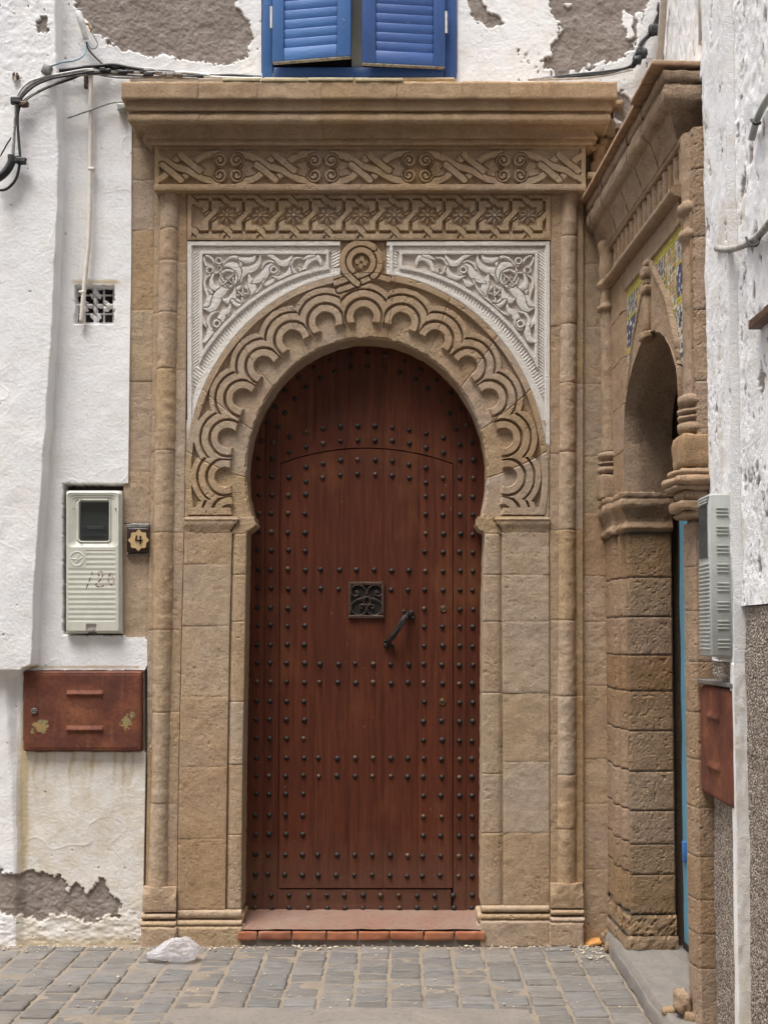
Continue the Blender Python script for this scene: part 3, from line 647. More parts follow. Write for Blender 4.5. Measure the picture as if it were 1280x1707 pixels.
# pilasters and jambs
joints([887, 940, 1043, 1161, 1279, 1398, 1516], lambda n, a, b: stone_block(n, portal, ST, a, b, lambda y: l3(y) + .6, lambda y: l4(y) - .4, 0.0), 'pilaster_block')
joints([887, 958, 1036, 1155, 1270, 1389, 1510], lambda n, a, b: stone_block(n, portal, ST, a, b, lambda y: r4(y) + .4, lambda y: r3(y) - .6, 0.0), 'pilaster_block')
def jamb_round(xa, xb, inner_right):
    def f(X, Y):
        a = xa(Y); b = xb(Y); u = (X - a) / (b - a + 1e-9); u = u if inner_right else 1 - u
        return -0.012 + 0.010 * np.sqrt(np.clip(1 - ((u - 0.62) / 0.5) ** 2, 0, 1)) - 0.008 * (1 - sstep(0.0, 0.12, u))
    return f
def jamb(name, y0, y1, xa, xb, side):
    X, Y = grid(y0, y1, xa, xb, 1.5); s = random.randrange(999)
    h = stone_noise(X, Y, s, .8) + jamb_round(xa, xb, side > 0)(X, Y) - 0.003 * (1 - sstep(0, 2.0, np.minimum(Y - y0, y1 - Y)))
    B = P(X, Y, 0.0); V = B + h[..., None] * OUT                        # front face turning into the reveal
    k = -1 if side > 0 else 0
    ys = Y[:, 0]; xe = X[:, k]; dep = np.linspace(0.004, 0.215, 14); Rv = np.repeat(V[:, k][:, None], 14, 1).copy(); Rv[..., 1] += dep[None]
    Rv[..., 0] += (noise3(Rv / 0.03, s) * 0.006) * sstep(0, .03, dep)[None]
    W = np.concatenate([V, Rv], 1) if side > 0 else np.concatenate([Rv[:, ::-1], V], 1)
    return part(name, (W.reshape(-1, 3), quads(*W.shape[:2])), ST, portal)
joints([890, 958, 1036, 1170, 1275, 1392, 1516], lambda n, a, b: jamb(n, a, b, l4, l5, 1), 'jamb_block')
joints([890, 958, 1036, 1155, 1290, 1389, 1510], lambda n, a, b: jamb(n, a, b, r5, r4, -1), 'jamb_block')
# caps with the S-curve under the springing of the arch
def cap_hf(X, Y): return 0.010 - 0.010 * sstep(872, 886, Y) + 0.004 * np.exp(-((Y - 866) / 2.) ** 2)
stone_block('pilaster_cap', portal, ST, 861, 887, lambda y: l3(y) + .5, line((861, 396), (866, 399), (870, 397), (874, 391), (880, 388), (884, 384), (887, 384)), 0.0, 1.2, cap_hf)
stone_block('pilaster_cap', portal, ST, 861, 887, line((861, 826), (866, 824), (870, 826), (876, 832), (882, 836), (887, 838)), lambda y: r3(y) - .5, 0.0, 1.2, cap_hf)
cuspL = line((858, 424), (868, 424), (874, 427), (878, 423), (883, 417), (886, 412), (890, 411)); cuspR = line((858, 796), (868, 796), (874, 793), (878, 796), (883, 799), (886, 806), (890, 808))
stone_block('springer', portal, ST, 861, 890, lambda y: np.interp(y, [861, 869, 876, 882, 887, 890], [398, 400, 393, 389, 386, 387]), cuspL, 0.006, 1.2, thick=0.21)
stone_block('springer', portal, ST, 861, 890, cuspR, lambda y: np.interp(y, [861, 869, 876, 882, 887, 890], [824, 822, 829, 834, 837, 836]), 0.006, 1.2, thick=0.21)
# column bases and plinth mouldings
def torus_hf(p0, p1, amp): return lambda X, Y: amp * np.sqrt(np.clip(1 - ((Y - (p0 + p1) / 2) / ((p1 - p0) / 2 + .01)) ** 2, 0, 1))
def base_set(xa, xb, yb, Yp, ext):
    (t0, t1, u0, u1, q0, q1) = yb
    stone_block('base_moulding', portal, ST, t0, t1, xa - 1, xb + 1, Yp, 1.2, torus_hf(t0, t1, 0.024 + ext), edge=.003)
    stone_block('base_moulding', portal, ST, u0, u1, xa - 2, xb + 2, Yp, 1.2, torus_hf(u0, u1, 0.030 + ext), edge=.003)
    stone_block('plinth', portal, ST, q0, q1, xa - 3, xb + 2, Yp - 0.034 - ext, 1.5, edge=.008, thick=.08)
def colbase_hf(xm, hw):
    def f(X, Y):      # block with the round shaft dying into it through chamfered corners
        return -0.022 * (1 - sstep(1476, 1498, Y)) * sstep(hw * .45, hw, np.abs(X - xm))
    return f
stone_block('column_base', portal, ST, 1479.5, 1520.5, 238, 293.5, -0.028, 1.5, colbase_hf(266, 28), thick=.09)
stone_block('column_base', portal, ST, 1473.5, 1514, 917.5, 972, -0.028, 1.5, colbase_hf(945, 28), thick=.09)
base_set(238, 293, (1522, 1532.5, 1533.5, 1545, 1546, 1583), -0.012, 0.0)
base_set(298, 402, (1516.5, 1531.5, 1532.5, 1544, 1545.5, 1582), 0.0, -0.008)
base_set(918, 971, (1515, 1526, 1527, 1537.5, 1538.5, 1580), -0.012, 0.0)
base_set(803, 914, (1509.5, 1521, 1522, 1534, 1535.5, 1580), 0.0, -0.008)
for sx, x in ((1, 402), (-1, 802)):      # mouldings returned round the reveal
    for (ya, yb_, e) in ((1516, 1531, 0.012), (1532, 1545, 0.018)):
        c = P(x, (ya + yb_) / 2, 0.10) + np.array([sx * 0.004, 0, 0])
        part('base_moulding', rbox(c, (0.012 + e, 0.105, (yb_ - ya) / 620), None, 0.012, (2, 10, 2), 0.002, 0.03, int(x)), ST, portal)

# masonry behind the dressed stones
p = P([206, 398, 812, 1016], [900] * 4, 0.1)[:, 0]
part('masonry_core', box(((p[0] + p[1]) / 2, .20, 1.9), ((p[1] - p[0]) / 2 - .02, .125, 1.93)), M['sand'], portal, False); part('masonry_core', box(((p[2] + p[3]) / 2, .20, 1.9), ((p[3] - p[2]) / 2 - .02, .125, 1.93)), M['sand'], portal, False)
part('masonry_core', box(((p[0] + p[3]) / 2, .21, 4.12), ((p[3] - p[0]) / 2 - .02, .12, .30)), M['sand'], portal, False)
# ---------------------------------------------------------------- arch ring with interlaced scallops
AX = 611.0
def ell_out(x): return 792 - 337 * np.sqrt(np.clip(1 - ((x - AX) / 302.0) ** 2, 0, 1))
def ell_out_x(y, s): return AX + s * 302 * np.sqrt(np.clip(1 - ((y - 792) / 337.0) ** 2, 0, 1))
LOBE = [(606, 528, 6), (543, 536, 5), (488, 566, 4), (440, 610, 3), (405, 664, 2), (380, 730, 1), (375, 795, 0), (383, 857, -1)]
LOBE += [(669, 537, 5), (725, 566, 4), (779, 610, 3), (815, 664, 2), (839, 730, 1), (845, 795, 0), (837, 857, -1)]
tt = np.linspace(0, 2 * np.pi, 40)
KNOT = [([(648, 466), (630, 461), (617, 458), (606, 465), (596, 469)], 5.0),
        ([(628, 457), (619, 463), (600, 471), (580, 479), (565, 484)], 4.6),
        ([(555, 473), (575, 466), (583, 463)], 5.0),
        ([(602 + 31.5 * math.sin(a), 436 - 31.5 * math.cos(a)) for a in np.linspace(0.55, 2.45, 20)], 5.2),
        ([(602 + 20 * math.sin(a), 437 - 20 * math.cos(a)) for a in np.linspace(-2.35, 2.6, 40)] + [(603, 458), (592, 461)], 5.0),
        ([(602 + 31.5 * math.sin(a), 436 - 31.5 * math.cos(a)) for a in np.linspace(0.75, -2.25, 30)] + [(584, 462), (592, 470), (596, 473)], 5.2)]
def ring_h(X, Y):
    best = np.full(X.shape, 1e9); rad = np.zeros(X.shape)
    for (cx, cy, rk) in LOBE:
        d = np.hypot(X - cx, Y - cy); s = d - rk * 4.0
        m = s < best; best = np.where(m, s, best); rad = np.where(m, d, rad)
    def band(a, b): return sstep(a - .6, a + .6, rad) * (1 - sstep(b - .6, b + .6, rad))
    up = np.maximum(np.maximum(band(16.5, 28.5), band(32.5, 44.5)), band(47.5, 57))
    # second pass: shadow gap where a neighbour's band passes over
    ki = np.hypot((X - AX) / 227.0, (Y - 790) / 253.0); up = up * sstep(0.996, 1.004, ki)
    ko = np.hypot((X - AX) / 302.0, (Y - 792) / 337.0)
    fil = sstep(0.966, 0.969, ko)
    up = np.maximum(up, fil)
    up = np.maximum(up, sstep(845.5, 846.5, Y) * (1 - sstep(857.5, 858.5, Y)) * sstep(1.02, 1.03, ki))
    up = up * (1 - sstep(858.0, 859.0, Y) * (1 - sstep(861, 862, Y)) * sstep(1.02, 1.03, ki))
    lip = sstep(0.9, 1.0, ki) * 0
    h = -0.024 + 0.024 * up + lip
    return h
def ring_full(X, Y):
    h = ring_h(X, Y)
    s = (X > 556) & (X < 652) & (Y < 490)
    if s.any():
        hk = strokes(X, Y, KNOT, 0.003, -0.024, 1.4, h=h.copy())
        h = np.where(s, hk, h)
    return h
a_in = math.asin((874 - 790) / 228.0); a_out = math.asin((861 - 792) / 337.0)
NV = 11                                          # voussoirs
edges = np.linspace(0, 1, NV + 1)
for i in range(NV):
    nt = 92; nr = 86
    tau = np.linspace(edges[i], edges[i + 1], nt)[:, None]; u = np.linspace(0, 1, nr)[None]
    end = a_in * (1 - u) + a_out * u; th = np.pi + end - tau * (np.pi + 2 * end)      # left springing over the top to the right
    A = 201 + (302 - 201) * u; Bv = 228 + (337 - 228) * u; yc = 790 + 2 * u
    X = AX + A * np.cos(th); Y = yc - Bv * np.sin(th); Y = 2 * yc - Y if False else Y
    s = 300 + i
    ed = np.minimum(tau - edges[i], edges[i + 1] - tau) * 760 + 0 * u
    h = ring_full(X, Y) + stone_noise(X, Y, s, .8) - 0.0035 * (1 - sstep(0.0, 1.6, ed)) - 0.012 * (1 - sstep(0, 0.03, u + 0 * tau + fbm2(X / 8, Y / 8, 6, 2) * .02))
    V = P(X, Y, 0.0) + h[..., None] * OUT
    dep = np.linspace(0.20, 0.004, 12); Rv = np.repeat(V[:, :1], 12, 1).copy(); Rv[..., 1] += dep[None]      # soffit of the arch
    nin = np.stack([-np.cos(th[:, :1]), 0 * th[:, :1], -np.sin(th[:, :1])], -1); Rv = Rv + nin * (noise3(Rv / 0.03, s) * 0.006)[..., None] * sstep(0, .04, dep)[None, :, None]
    W = np.concatenate([Rv, V], 1); part('voussoir', (W.reshape(-1, 3), quads(*W.shape[:2])[:, ::-1]), ST, portal, False)
# plain stone behind the spandrel tips down to the springing
for sd, nm in ((-1, 'haunch_block'), (1, 'haunch_block')):
    xa, xb = (lambda y: l3(y) + .5, lambda y: ell_out_x(y, -1) - .3) if sd < 0 else (lambda y: ell_out_x(y, 1) + .3, lambda y: r3(y) - .5)
    stone_block(nm, portal, ST, 700, 860, xa, xb, 0.002, 1.5)
# keystone knot between the spandrels
u = np.linspace(0, 1, 70)[:, None]; xs = np.linspace(562, 644, 84)[None]
X = xs + 0 * u; Y = 402 + (ell_out(xs) - 1.0 - 402) * u
h = strokes(X, Y, KNOT, 0.004, -0.022, 1.4)
d = np.hypot(X - 602, Y - 437); h = np.maximum(h, np.where(d < 13.2, -0.014, -1))
for k in range(4):
    a = k * np.pi / 2 + .2; px_, py_ = 602 + 6.3 * math.cos(a), 437 + 6.3 * math.sin(a); h = np.maximum(h, np.where(np.hypot(X - px_, Y - py_) < 4.4, -0.003, -1))
part('knot_stone', sheet(P(X, Y, 0.0), h + stone_noise(X, Y, 77, .7), OUT, .05), ST, portal, False)

# ---------------------------------------------------------------- white carved spandrels
def z3(pts): return np.asarray(pts, float) / 8.533 + np.array([315, 400])
def z4(pts): return np.asarray(pts, float) / 8.533 + np.array([430, 390])
def leaf(conv, pts, ws): 
    p = smooth_path(conv(pts), 5); w = np.interp(np.linspace(0, 1, len(p)), np.linspace(0, 1, len(ws)), ws) / 8.533 / 2
    return (p, w)
def rng(conv, c, r, w): 
    c = conv([c])[0]; r = r / 8.533; return (np.stack([c[0] + r * np.cos(tt), c[1] + r * np.sin(tt)], -1), w / 8.533 / 2)
VINE = [
 leaf(z3, [(660, 625), (690, 530), (750, 455), (850, 425), (950, 375), (1000, 300), (1015, 210)], [50, 150, 140, 100, 85, 50, 18]),
 leaf(z3, [(470, 375), (560, 350), (650, 370), (700, 450), (690, 540), (662, 640)], [20, 60, 110, 100, 80, 25]),
 leaf(z3, [(478, 365), (530, 285), (610, 240), (690, 250), (740, 300), (735, 370)], [16, 26, 34, 48, 62, 24]),
 leaf(z3, [(720, 260), (800, 285), (880, 280), (930, 250), (945, 208)], [40, 80, 80, 46, 12]),
 leaf(z3, [(215, 240), (260, 225), (320, 255), (370, 320), (440, 365)], [26, 30, 34, 34, 30]),
 leaf(z3, [(215, 245), (222, 300), (250, 360), (270, 400)], [26, 30, 40, 36]), rng(z3, (425, 295), 42, 24), rng(z3, (298, 425), 44, 26),
 leaf(z3, [(465, 380), (440, 450), (350, 475), (262, 520), (222, 600), (235, 690), (280, 770), (290, 850), (250, 920), (188, 952)], [16, 26, 26, 28, 30, 46, 80, 84, 60, 12]),
 leaf(z3, [(350, 480), (318, 580), (345, 660), (430, 690), (520, 670)], [26, 60, 90, 70, 30]),
 leaf(z3, [(650, 645), (560, 665), (470, 730), (410, 810), (375, 900), (310, 985), (190, 965)], [24, 70, 120, 140, 120, 80, 12]),
 leaf(z3, [(300, 720), (330, 740), (300, 760)], [40, 30, 20]),
 rng(z3, (560, 545), 118, 34), leaf(z3, [(440, 460), (480, 560), (560, 650)], [20, 30, 20]), leaf(z3, [(480, 640), (560, 560), (640, 480)], [18, 24, 18]), leaf(z3, [(520, 520), (600, 600), (655, 655)], [14, 18, 14]),
 rng(z3, (765, 775), 112, 46), leaf(z3, [(660, 790), (860, 755)], [20, 20]), leaf(z3, [(770, 660), (755, 880)], [22, 22]), leaf(z3, [(700, 730), (770, 790)], [26, 26]),
 leaf(z3, [(850, 480), (875, 570), (900, 660), (920, 760), (870, 870), (780, 930)], [14, 80, 110, 90, 80, 50]),
 leaf(z3, [(470, 835), (550, 860), (630, 800), (655, 680)], [14, 90, 90, 20]), leaf(z3, [(620, 870), (680, 920), (740, 930)], [60, 60, 40]),
 leaf(z3, [(590, 890), (570, 980), (500, 1045), (455, 1110), (445, 1200), (390, 1255), (345, 1190), (385, 1140)], [14, 60, 110, 100, 80, 56, 32, 20]), rng(z3, (398, 1190), 46, 34),
 leaf(z3, [(420, 1020), (340, 1035), (285, 1110), (275, 1220), (300, 1310), (265, 1410), (178, 1462)], [16, 36, 40, 60, 96, 90, 12]),
 leaf(z3, [(190, 1060), (205, 1160), (255, 1240)], [14, 60, 22]), leaf(z3, [(785, 925), (700, 1000), (620, 1050), (535, 1075)], [40, 36, 30, 10]),
 leaf(z4, [(-90, 700), (0, 650), (90, 570), (150, 480), (220, 440), (285, 470), (285, 550), (215, 580)], [12, 90, 120, 90, 50, 36, 34, 26]), rng(z4, (228, 505), 44, 30),
 leaf(z4, [(55, 500), (85, 430), (160, 385), (250, 410)], [22, 30, 30, 22]), leaf(z4, [(125, 300), (190, 310), (250, 350), (320, 410), (400, 410), (460, 350), (492, 288)], [16, 60, 60, 84, 90, 60, 12]),
 leaf(z4, [(85, 650), (40, 750), (-40, 850), (-90, 880)], [24, 28, 26, 10]), leaf(z4, [(75, 715), (160, 705), (240, 635)], [14, 90, 12]),
 leaf(z4, [(205, 590), (290, 620), (390, 600), (455, 520), (470, 420), (530, 345), (620, 335)], [18, 50, 80, 66, 32, 32, 18]),
 leaf(z4, [(480, 460), (520, 545), (590, 560), (660, 500), (690, 420), (760, 345), (840, 330), (890, 390), (900, 452)], [30, 32, 40, 50, 60, 90, 84, 50, 10]),
 rng(z4, (580, 480), 26, 20), leaf(z4, [(640, 360), (720, 320), (800, 300)], [24, 50, 40]), leaf(z4, [(600, 560), (600, 500), (570, 470)], [40, 36, 20]),
]
def spandrel(mirror):
    x0, x1 = (312.8, 566) if not mirror else (1229 - 642, 1229 - 915.5); 
    xs = np.linspace(312.8, 567, 300)[None] if not mirror else np.linspace(313.3, 584.5, 310)[None]
    u = np.linspace(0, 1, 330)[:, None]
    def yb(x):        # lower edge = outer line of the arch ring (seen in mirrored coordinates for the right one)
        xr = x if not mirror else 1229 - x
        return np.minimum(ell_out(xr) - 0.6, 742.0)
    X = xs + 0 * u; Y = 402.5 + (yb(xs) - 402.5) * u
    k = np.hypot((X - AX) / 300.0, (Y - 792) / 337.0) if not mirror else np.hypot((1229 - X - AX) / 302.0, (Y - 792) / 337.0)
    dx = np.abs(X - 611)
    kb = 1.036 + 0.055 * np.clip(dx / 275, 0, 1)
    low = -0.013; h = np.full(X.shape, low)
    top_e = 545.0 if not mirror else 560.0
    # foliage field
    fol = strokes(X, Y, VINE, 0.0, low, 1.0, 0.6, rnd=0.0010)
    inside = (X > 337) & (Y > 423.5) & (k > kb + 0.018)
    h = np.where(inside, fol, h)
    # dog-tooth strips
    def zig(c): return 0.0040 * np.abs(((c / 5.2) % 1) * 2 - 1)
    tl = (X > 321) & (X < 333) & (Y > 411); h = np.where(tl, low + 0.003 + zig(Y + X * .8), h)
    tp = (Y > 411) & (Y < 418.5) & (X > 333); h = np.where(tp, low + 0.003 + zig(X + Y * .8), h)
    ar = (k > 1.0) & (k < kb - 0.004) & (X > 321)
    ang = np.arctan2(792 - Y, X - 611) * 320
    kk = (k - 1.0) / np.maximum(kb - 0.004 - 1.0, 1e-3)
    h = np.where(ar, np.where(kk < 0.45, -0.002 - 0.002 * kk, low + 0.003 + zig(ang + kk * 3)), h)
    en = (X > top_e + 7) & (Y > 411); h = np.where(en & (k > kb), low + 0.003 + zig(Y + X * .5) * .7, h)
    # raised bars
    def bar(d, w): return 1 - sstep(w - .6, w + .6, np.abs(d))
    b = bar(X - 335.2, 2.8) * (Y > 418) * (k > kb - .012)
    b = np.maximum(b, bar(Y - 421, 2.6) * (X > 332.5) * (X < top_e + 4))
    b = np.maximum(b, bar((k - kb) * 320, 3.0) * (X > 332.5) * (X < top_e + 4))
    b = np.maximum(b, bar(X - top_e - 1, 2.6) * (Y > 418) * (k > kb - .005))
    b = np.maximum(b, bar(X - 316, 4.4)); b = np.maximum(b, bar(Y - 405.5, 4.0)); b = np.maximum(b, (k < 1.012) * 0.8)
    if mirror: b = np.maximum(b, bar(X - 577, 3.0) * (Y > 404))
    h = h + (0.0015 - h) * b
    wear = fbm2(X / 30, Y / 30, 5 + mirror, 3); nz = fbm2(X / 3, Y / 3, 15 + mirror, 2)
    h = h * (0.93 + 0.1 * wear) + nz * 0.0009
    Xr = X if not mirror else 1229 - X
    B = P(Xr, Y, 0.004); st = 0.02 + 0.85 * sstep(-0.006, -0.012, h) + 0.25 * np.clip(wear, 0, 1)  # ground of the carving tinted darker with depth of relief
    if mirror: B = B[:, ::-1]; h = h[:, ::-1]; st = st[:, ::-1]
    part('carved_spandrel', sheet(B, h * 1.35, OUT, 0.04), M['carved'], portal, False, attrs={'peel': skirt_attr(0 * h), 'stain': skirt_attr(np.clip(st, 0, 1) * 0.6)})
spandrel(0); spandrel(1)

# ---------------------------------------------------------------- lower frieze: ten rosettes in interlaced bands
def frieze2_h(X, Y):
    cy = 360.5; h = np.full(X.shape, 0.004)
    def cut(x0, x1, y0, y1, dep=-0.017):
        d = np.maximum(np.maximum(x0 - X, X - x1), np.maximum(y0 - Y, Y - y1)); k = 1 - sstep(-.35, .45, d); return np.minimum(h, 0.004 + (dep - 0.004) * k)
    def score(x0, y0, x1, y1, w=0.7, dep=-0.009):
        vx, vy = x1 - x0, y1 - y0; t = np.clip(((X - x0) * vx + (Y - y0) * vy) / (vx * vx + vy * vy), 0, 1); d = np.hypot(X - x0 - t * vx, Y - y0 - t * vy) - w
        return np.minimum(h, 0.004 + (dep - 0.004) * (1 - sstep(-.2, .7, d)))
    for c in [379 + 55.6 * k for k in range(-1, 11)]:
        a = np.abs(X - c); b_ = np.abs(Y - cy); star = np.minimum(np.maximum(a, b_) - 14.6, (a + b_) - 21.2); h = np.minimum(h, 0.004 - 0.019 * (1 - sstep(-.4, .5, star)))
        h = cut(c - 24.5, c - 9.5, cy - 29.6, cy - 25.4); h = cut(c + 6.5, c + 24.5, cy - 29.6, cy - 25.4); h = cut(c + 24.4, c + 29.2, cy - 25, cy - 9.5)
        h = cut(c - 25, c - 7, cy + 24.4, cy + 28.6); h = cut(c + 8.5, c + 24.5, cy + 24.4, cy + 28.6); h = cut(c + 24.6, c + 30, cy + 9.5, cy + 25.5)
        h = score(c + 29.5, cy - 10, c + 15.5, cy + 5.5); h = score(c + 40.5, cy - 6.5, c + 25.5, cy + 10); h = score(c + 17.5, cy - 5, c + 24.6, cy - 9.8, .7); h = score(c + 30, cy + 9.8, c + 37.5, cy + 5, .7)
        h = score(c - 7.5, cy + 24, c + 4, cy + 35.5); h = score(c + 2.5, cy + 18, c + 14, cy + 29.5); h = score(c - 3, cy + 33, c - 5.5, cy + 36, 1.2)
        h = score(c + 7.5, cy - 24, c - 4, cy - 35.5); h = score(c - 2.5, cy - 18, c - 14, cy - 29.5)
    e = np.maximum((1 - sstep(319.5, 320.5, X)), sstep(909.5, 910.5, X)); return h + (0.004 - h) * e
FE = [313, 407, 518, 630, 741, 852, 917]
for a, b in zip(FE[:-1], FE[1:]):
    stone_block('frieze_block', portal, ST, 324, 400, a, b, 0.0, 0.9, frieze2_h, edge=.002, rough=.7)
pr = np.linspace(0, 1, 12); pa = np.linspace(0, 2 * np.pi, 64, endpoint=False)
R_ = 16.2 / 304.7 * (0.60 + 0.40 * np.abs(np.cos(4 * pa))) 
rr = pr[:, None] * R_[None]; pet = np.abs(np.cos(4 * pa))[None]; hh = 0.017 * (1 - pr[:, None] ** 3) * (0.25 + 0.75 * pet ** .8); hh = np.where(pr[:, None] < 0.28, 0.008 + 0 * hh, hh); hh = np.where(pr[:, None] < 0.2, 0.021, hh)
ros = np.stack([rr * np.cos(pa)[None], -hh, rr * np.sin(pa)[None]], -1)
ros_me = None
for k in range(10):
    c = P(379 + 55.6 * k, 360.5, 0.0128)
    if ros_me is None: ros_me = mesh('rosette', ros, quads(12, 64, cu=True)[:, ::-1])
    o = link('rosette', ros_me, None if ros_me.materials else ST, portal, c - wloc(portal)); o.rotation_euler = (0, random.uniform(-.06, .06), 0); o.scale = (random.uniform(.96, 1.03),) * 3

# ---------------------------------------------------------------- upper frieze: knots and paired scrolls
def frieze1_h(X, Y):
    cy = 279.5; pre = []; main = []; over = []
    kn = [302 + 157.4 * k for k in range(5)]
    for c in kn:
        T = smooth_path([(c - 61, cy + 24), (c - 42, cy + 21), (c - 27, cy + 13), (c - 14, cy - 2), (c - 9, cy - 12)], 5)
        Bq = smooth_path([(c + 61, cy - 24), (c + 42, cy - 21), (c + 27, cy - 13), (c + 14, cy + 2), (c + 9, cy + 12)], 5)
        pre += [(T, 5.5), (Bq, 5.5), ([(c - 10, cy - 11), (c, cy - 20.5), (c + 9, cy - 13)], 5.5), ([(c + 10, cy + 11), (c, cy + 20.5), (c - 9, cy + 13)], 5.5)]
        main.append((smooth_path([(c - 62, cy - 23), (c - 42, cy - 19), (c - 26, cy - 11), (c - 10, cy - 2), (c + 10, cy + 4), (c + 26, cy + 13), (c + 42, cy + 20), (c + 62, cy + 23)], 5), 5.6))
        over += [([(c, cy - 20.5), (c + 31, cy + 5)], 5.4), ([(c, cy + 20.5), (c - 31, cy - 5)], 5.4)]
    sc = []; cut = []
    for k in range(-1, 5):
        m = 302 + 157.4 * k + 78.7
        for sx in (-1, 1):
            for sy in (-1, 1):
                c0 = (m + sx * 14.4, cy + sy * 12.4); sc.append(([(c0[0], c0[1]), (c0[0] + .1, c0[1])], 11.8))
                a = np.linspace(0.2, 2 * np.pi * 1.42, 46); r = np.linspace(3.2, 10.5, 46) + 1.6 * sstep(.85, 1, np.linspace(0, 1, 46)); a = a[::-1] ; r = r[::-1]
                cut.append(np.stack([c0[0] + sx * r * np.cos(a - 0.35), c0[1] - sy * r * np.sin(a - 0.35)], -1))
    h0 = np.full(X.shape, -0.020)
    for k in range(-1, 5):
        m = 302 + 157.4 * k + 78.7
        for sx in (-1, 1):
            d = poly_sdf(X, Y, [(m + sx * 22, cy - 13), (m + sx * 48, cy - 8), (m + sx * 38, cy + 0), (m + sx * 48, cy + 9), (m + sx * 22, cy + 15)])
            h0 = np.where(d < 0, -0.012 + 0.0004 * np.clip(d, -8, 0), h0)
    h = strokes(X, Y, pre + main + over + sc, 0.002, -0.020, 0.9, 0.9, h=h0)
    for pts in cut:
        s = (X > pts[:, 0].min() - 3) & (X < pts[:, 0].max() + 3) & (Y > pts[:, 1].min() - 3) & (Y < pts[:, 1].max() + 3)
        if not s.any(): continue
        x, y = X[s], Y[s]; best = np.full(x.shape, 1e9)
        for p_, q_ in zip(pts[:-1], pts[1:]):
            d = q_ - p_; t = np.clip(((x - p_[0]) * d[0] + (y - p_[1]) * d[1]) / (d @ d + 1e-9), 0, 1); best = np.minimum(best, np.hypot(x - p_[0] - t * d[0], y - p_[1] - t * d[1]))
        h[s] = np.minimum(h[s], 0.002 - 0.017 * (1 - sstep(.6, 1.5, best)))
    fr = np.maximum.reduce([1 - sstep(247.5, 248.5, Y), sstep(306.5, 307.5, Y), 1 - sstep(265, 266, X), sstep(967, 968, X)])
    h = h + (0.002 - h) * fr
    led = sstep(307, 309, Y); return h + led * (0.012 - 0.0 * (Y - 309))
F1 = [258, 352, 512, 604, 733, 838, 975.5]
for a, b in zip(F1[:-1], F1[1:]):
    stone_block('frieze_block', portal, ST, 240, 318, a, b, -0.045, 0.9, frieze1_h, edge=.0025, rough=.7, thick=.09)
# ---------------------------------------------------------------- cornice
PROF = [(0.150, 136), (0.150, 164), (0.147, 165.5), (0.122, 166.0), (0.125, 183), (0.122, 185), (0.094, 185.8), (0.108, 188.5), (0.118, 193), (0.121, 198), (0.117, 203), (0.104, 207), (0.078, 208), (0.058, 210), (0.046, 214), (0.042, 219), (0.046, 225), (0.056, 229.5), (0.058, 230.5), (0.034, 231), (0.034, 233), (0.036, 240), (0.032, 242), (0.0, 243)]
def cz(out, py): return float(P(670, py, -0.045 - out)[2])
prof = [(0.0, cz(0.15, 136))] + [(o_, cz(o_, y_)) for o_, y_ in PROF]
dense = []
for (o1, za), (o2, zb) in zip(prof[:-1], prof[1:]):
    nn = max(1, int(math.hypot(o2 - o1, zb - za) / 0.012)); dense += [(o1 + (o2 - o1) * t / nn, za + (zb - za) * t / nn) for t in range(nn)]
dense.append(prof[-1]); dense = np.array(dense)
xL = float(P(258, 240, -0.045)[0]); xR = float(P(975.5, 240, -0.045)[0])
def run(pa_, pb_, na, nb, n=None):   # straight moulding from pa_ to pb_, each end offset along na/nb per metre of projection
    Lg = math.dist(pa_, pb_); n = n or max(4, int(Lg / 0.018)); t = np.linspace(0, 1, n)[:, None]
    A = np.array([*pa_, 0.0])[None] + dense[:, :1] * np.array([*na, 0.0])[None]; Bq = np.array([*pb_, 0.0])[None] + dense[:, :1] * np.array([*nb, 0.0])[None]
    A[:, 2] = dense[:, 1]; Bq[:, 2] = dense[:, 1]
    V = A[None] * (1 - t[..., None]) + Bq[None] * t[..., None]
    return V
CJ = [xL] + [float(P(x, 200, -0.15)[0]) for x in (332, 430, 536, 662, 770, 848, 903)] + [xR]
Yb = -0.045
for i, (a, b) in enumerate(zip(CJ[:-1], CJ[1:])):
    V = run((a + (.0005 if i else 0), Yb), (b - .0005, Yb), (-1 if i == 0 else 0, -1), (1 if i == len(CJ) - 2 else 0, -1))
    V = rough(V, 0.0028, 0.05, 700 + i); V[..., 2] += random.uniform(-.0012, .0012); V[..., 1] += random.uniform(-.0015, .0015)
    q = quads(*V.shape[:2]); pieces = [(V, q)]
    for sgn, xx, n_ in ((-1, xL, (-1, 0)), (1, xR, (1, 0))):
        if (sgn < 0 and i == 0) or (sgn > 0 and i == len(CJ) - 2):
            Wv = run((xx, 0.06), (xx, Yb), (sgn, 0), (sgn, -1)) if sgn < 0 else run((xx, Yb), (xx, 0.06), (sgn, -1), (sgn, 0))
            pieces.append((rough(Wv, 0.0015, 0.05, 800 + i), quads(*Wv.shape[:2])))
    part('cornice_block', merge(*pieces), M['stone_even'], portal)
topz = cz(0.15, 136)
part('cornice_bed', box(((xL + xR) / 2, 0.0, topz - 0.14), ((xR - xL) / 2 + .03, 0.07, 0.135)), ST, portal, False)
part('backing', box(((xL + xR) / 2, 0.09, 4.05), ((xR - xL) / 2 - .01, 0.025, 0.18)), ST, portal, False)
# ledge tiles bedded on the cornice under the window
for a, b in ((372, 435), (436, 513), (514, 590), (592, 672)):
    p0, p1 = P(a, 131, -0.16), P(b, 131, -0.16)
    part('ledge_tile', rbox(((p0[0] + p1[0]) / 2, -0.075, topz + 0.010 + random.uniform(-.002, .003)), ((p1[0] - p0[0]) / 2 - .001, 0.125, 0.009), None, 0.003, (6, 4, 1), 0.0012, 0.03, int(a)), M['green_tile'], portal)
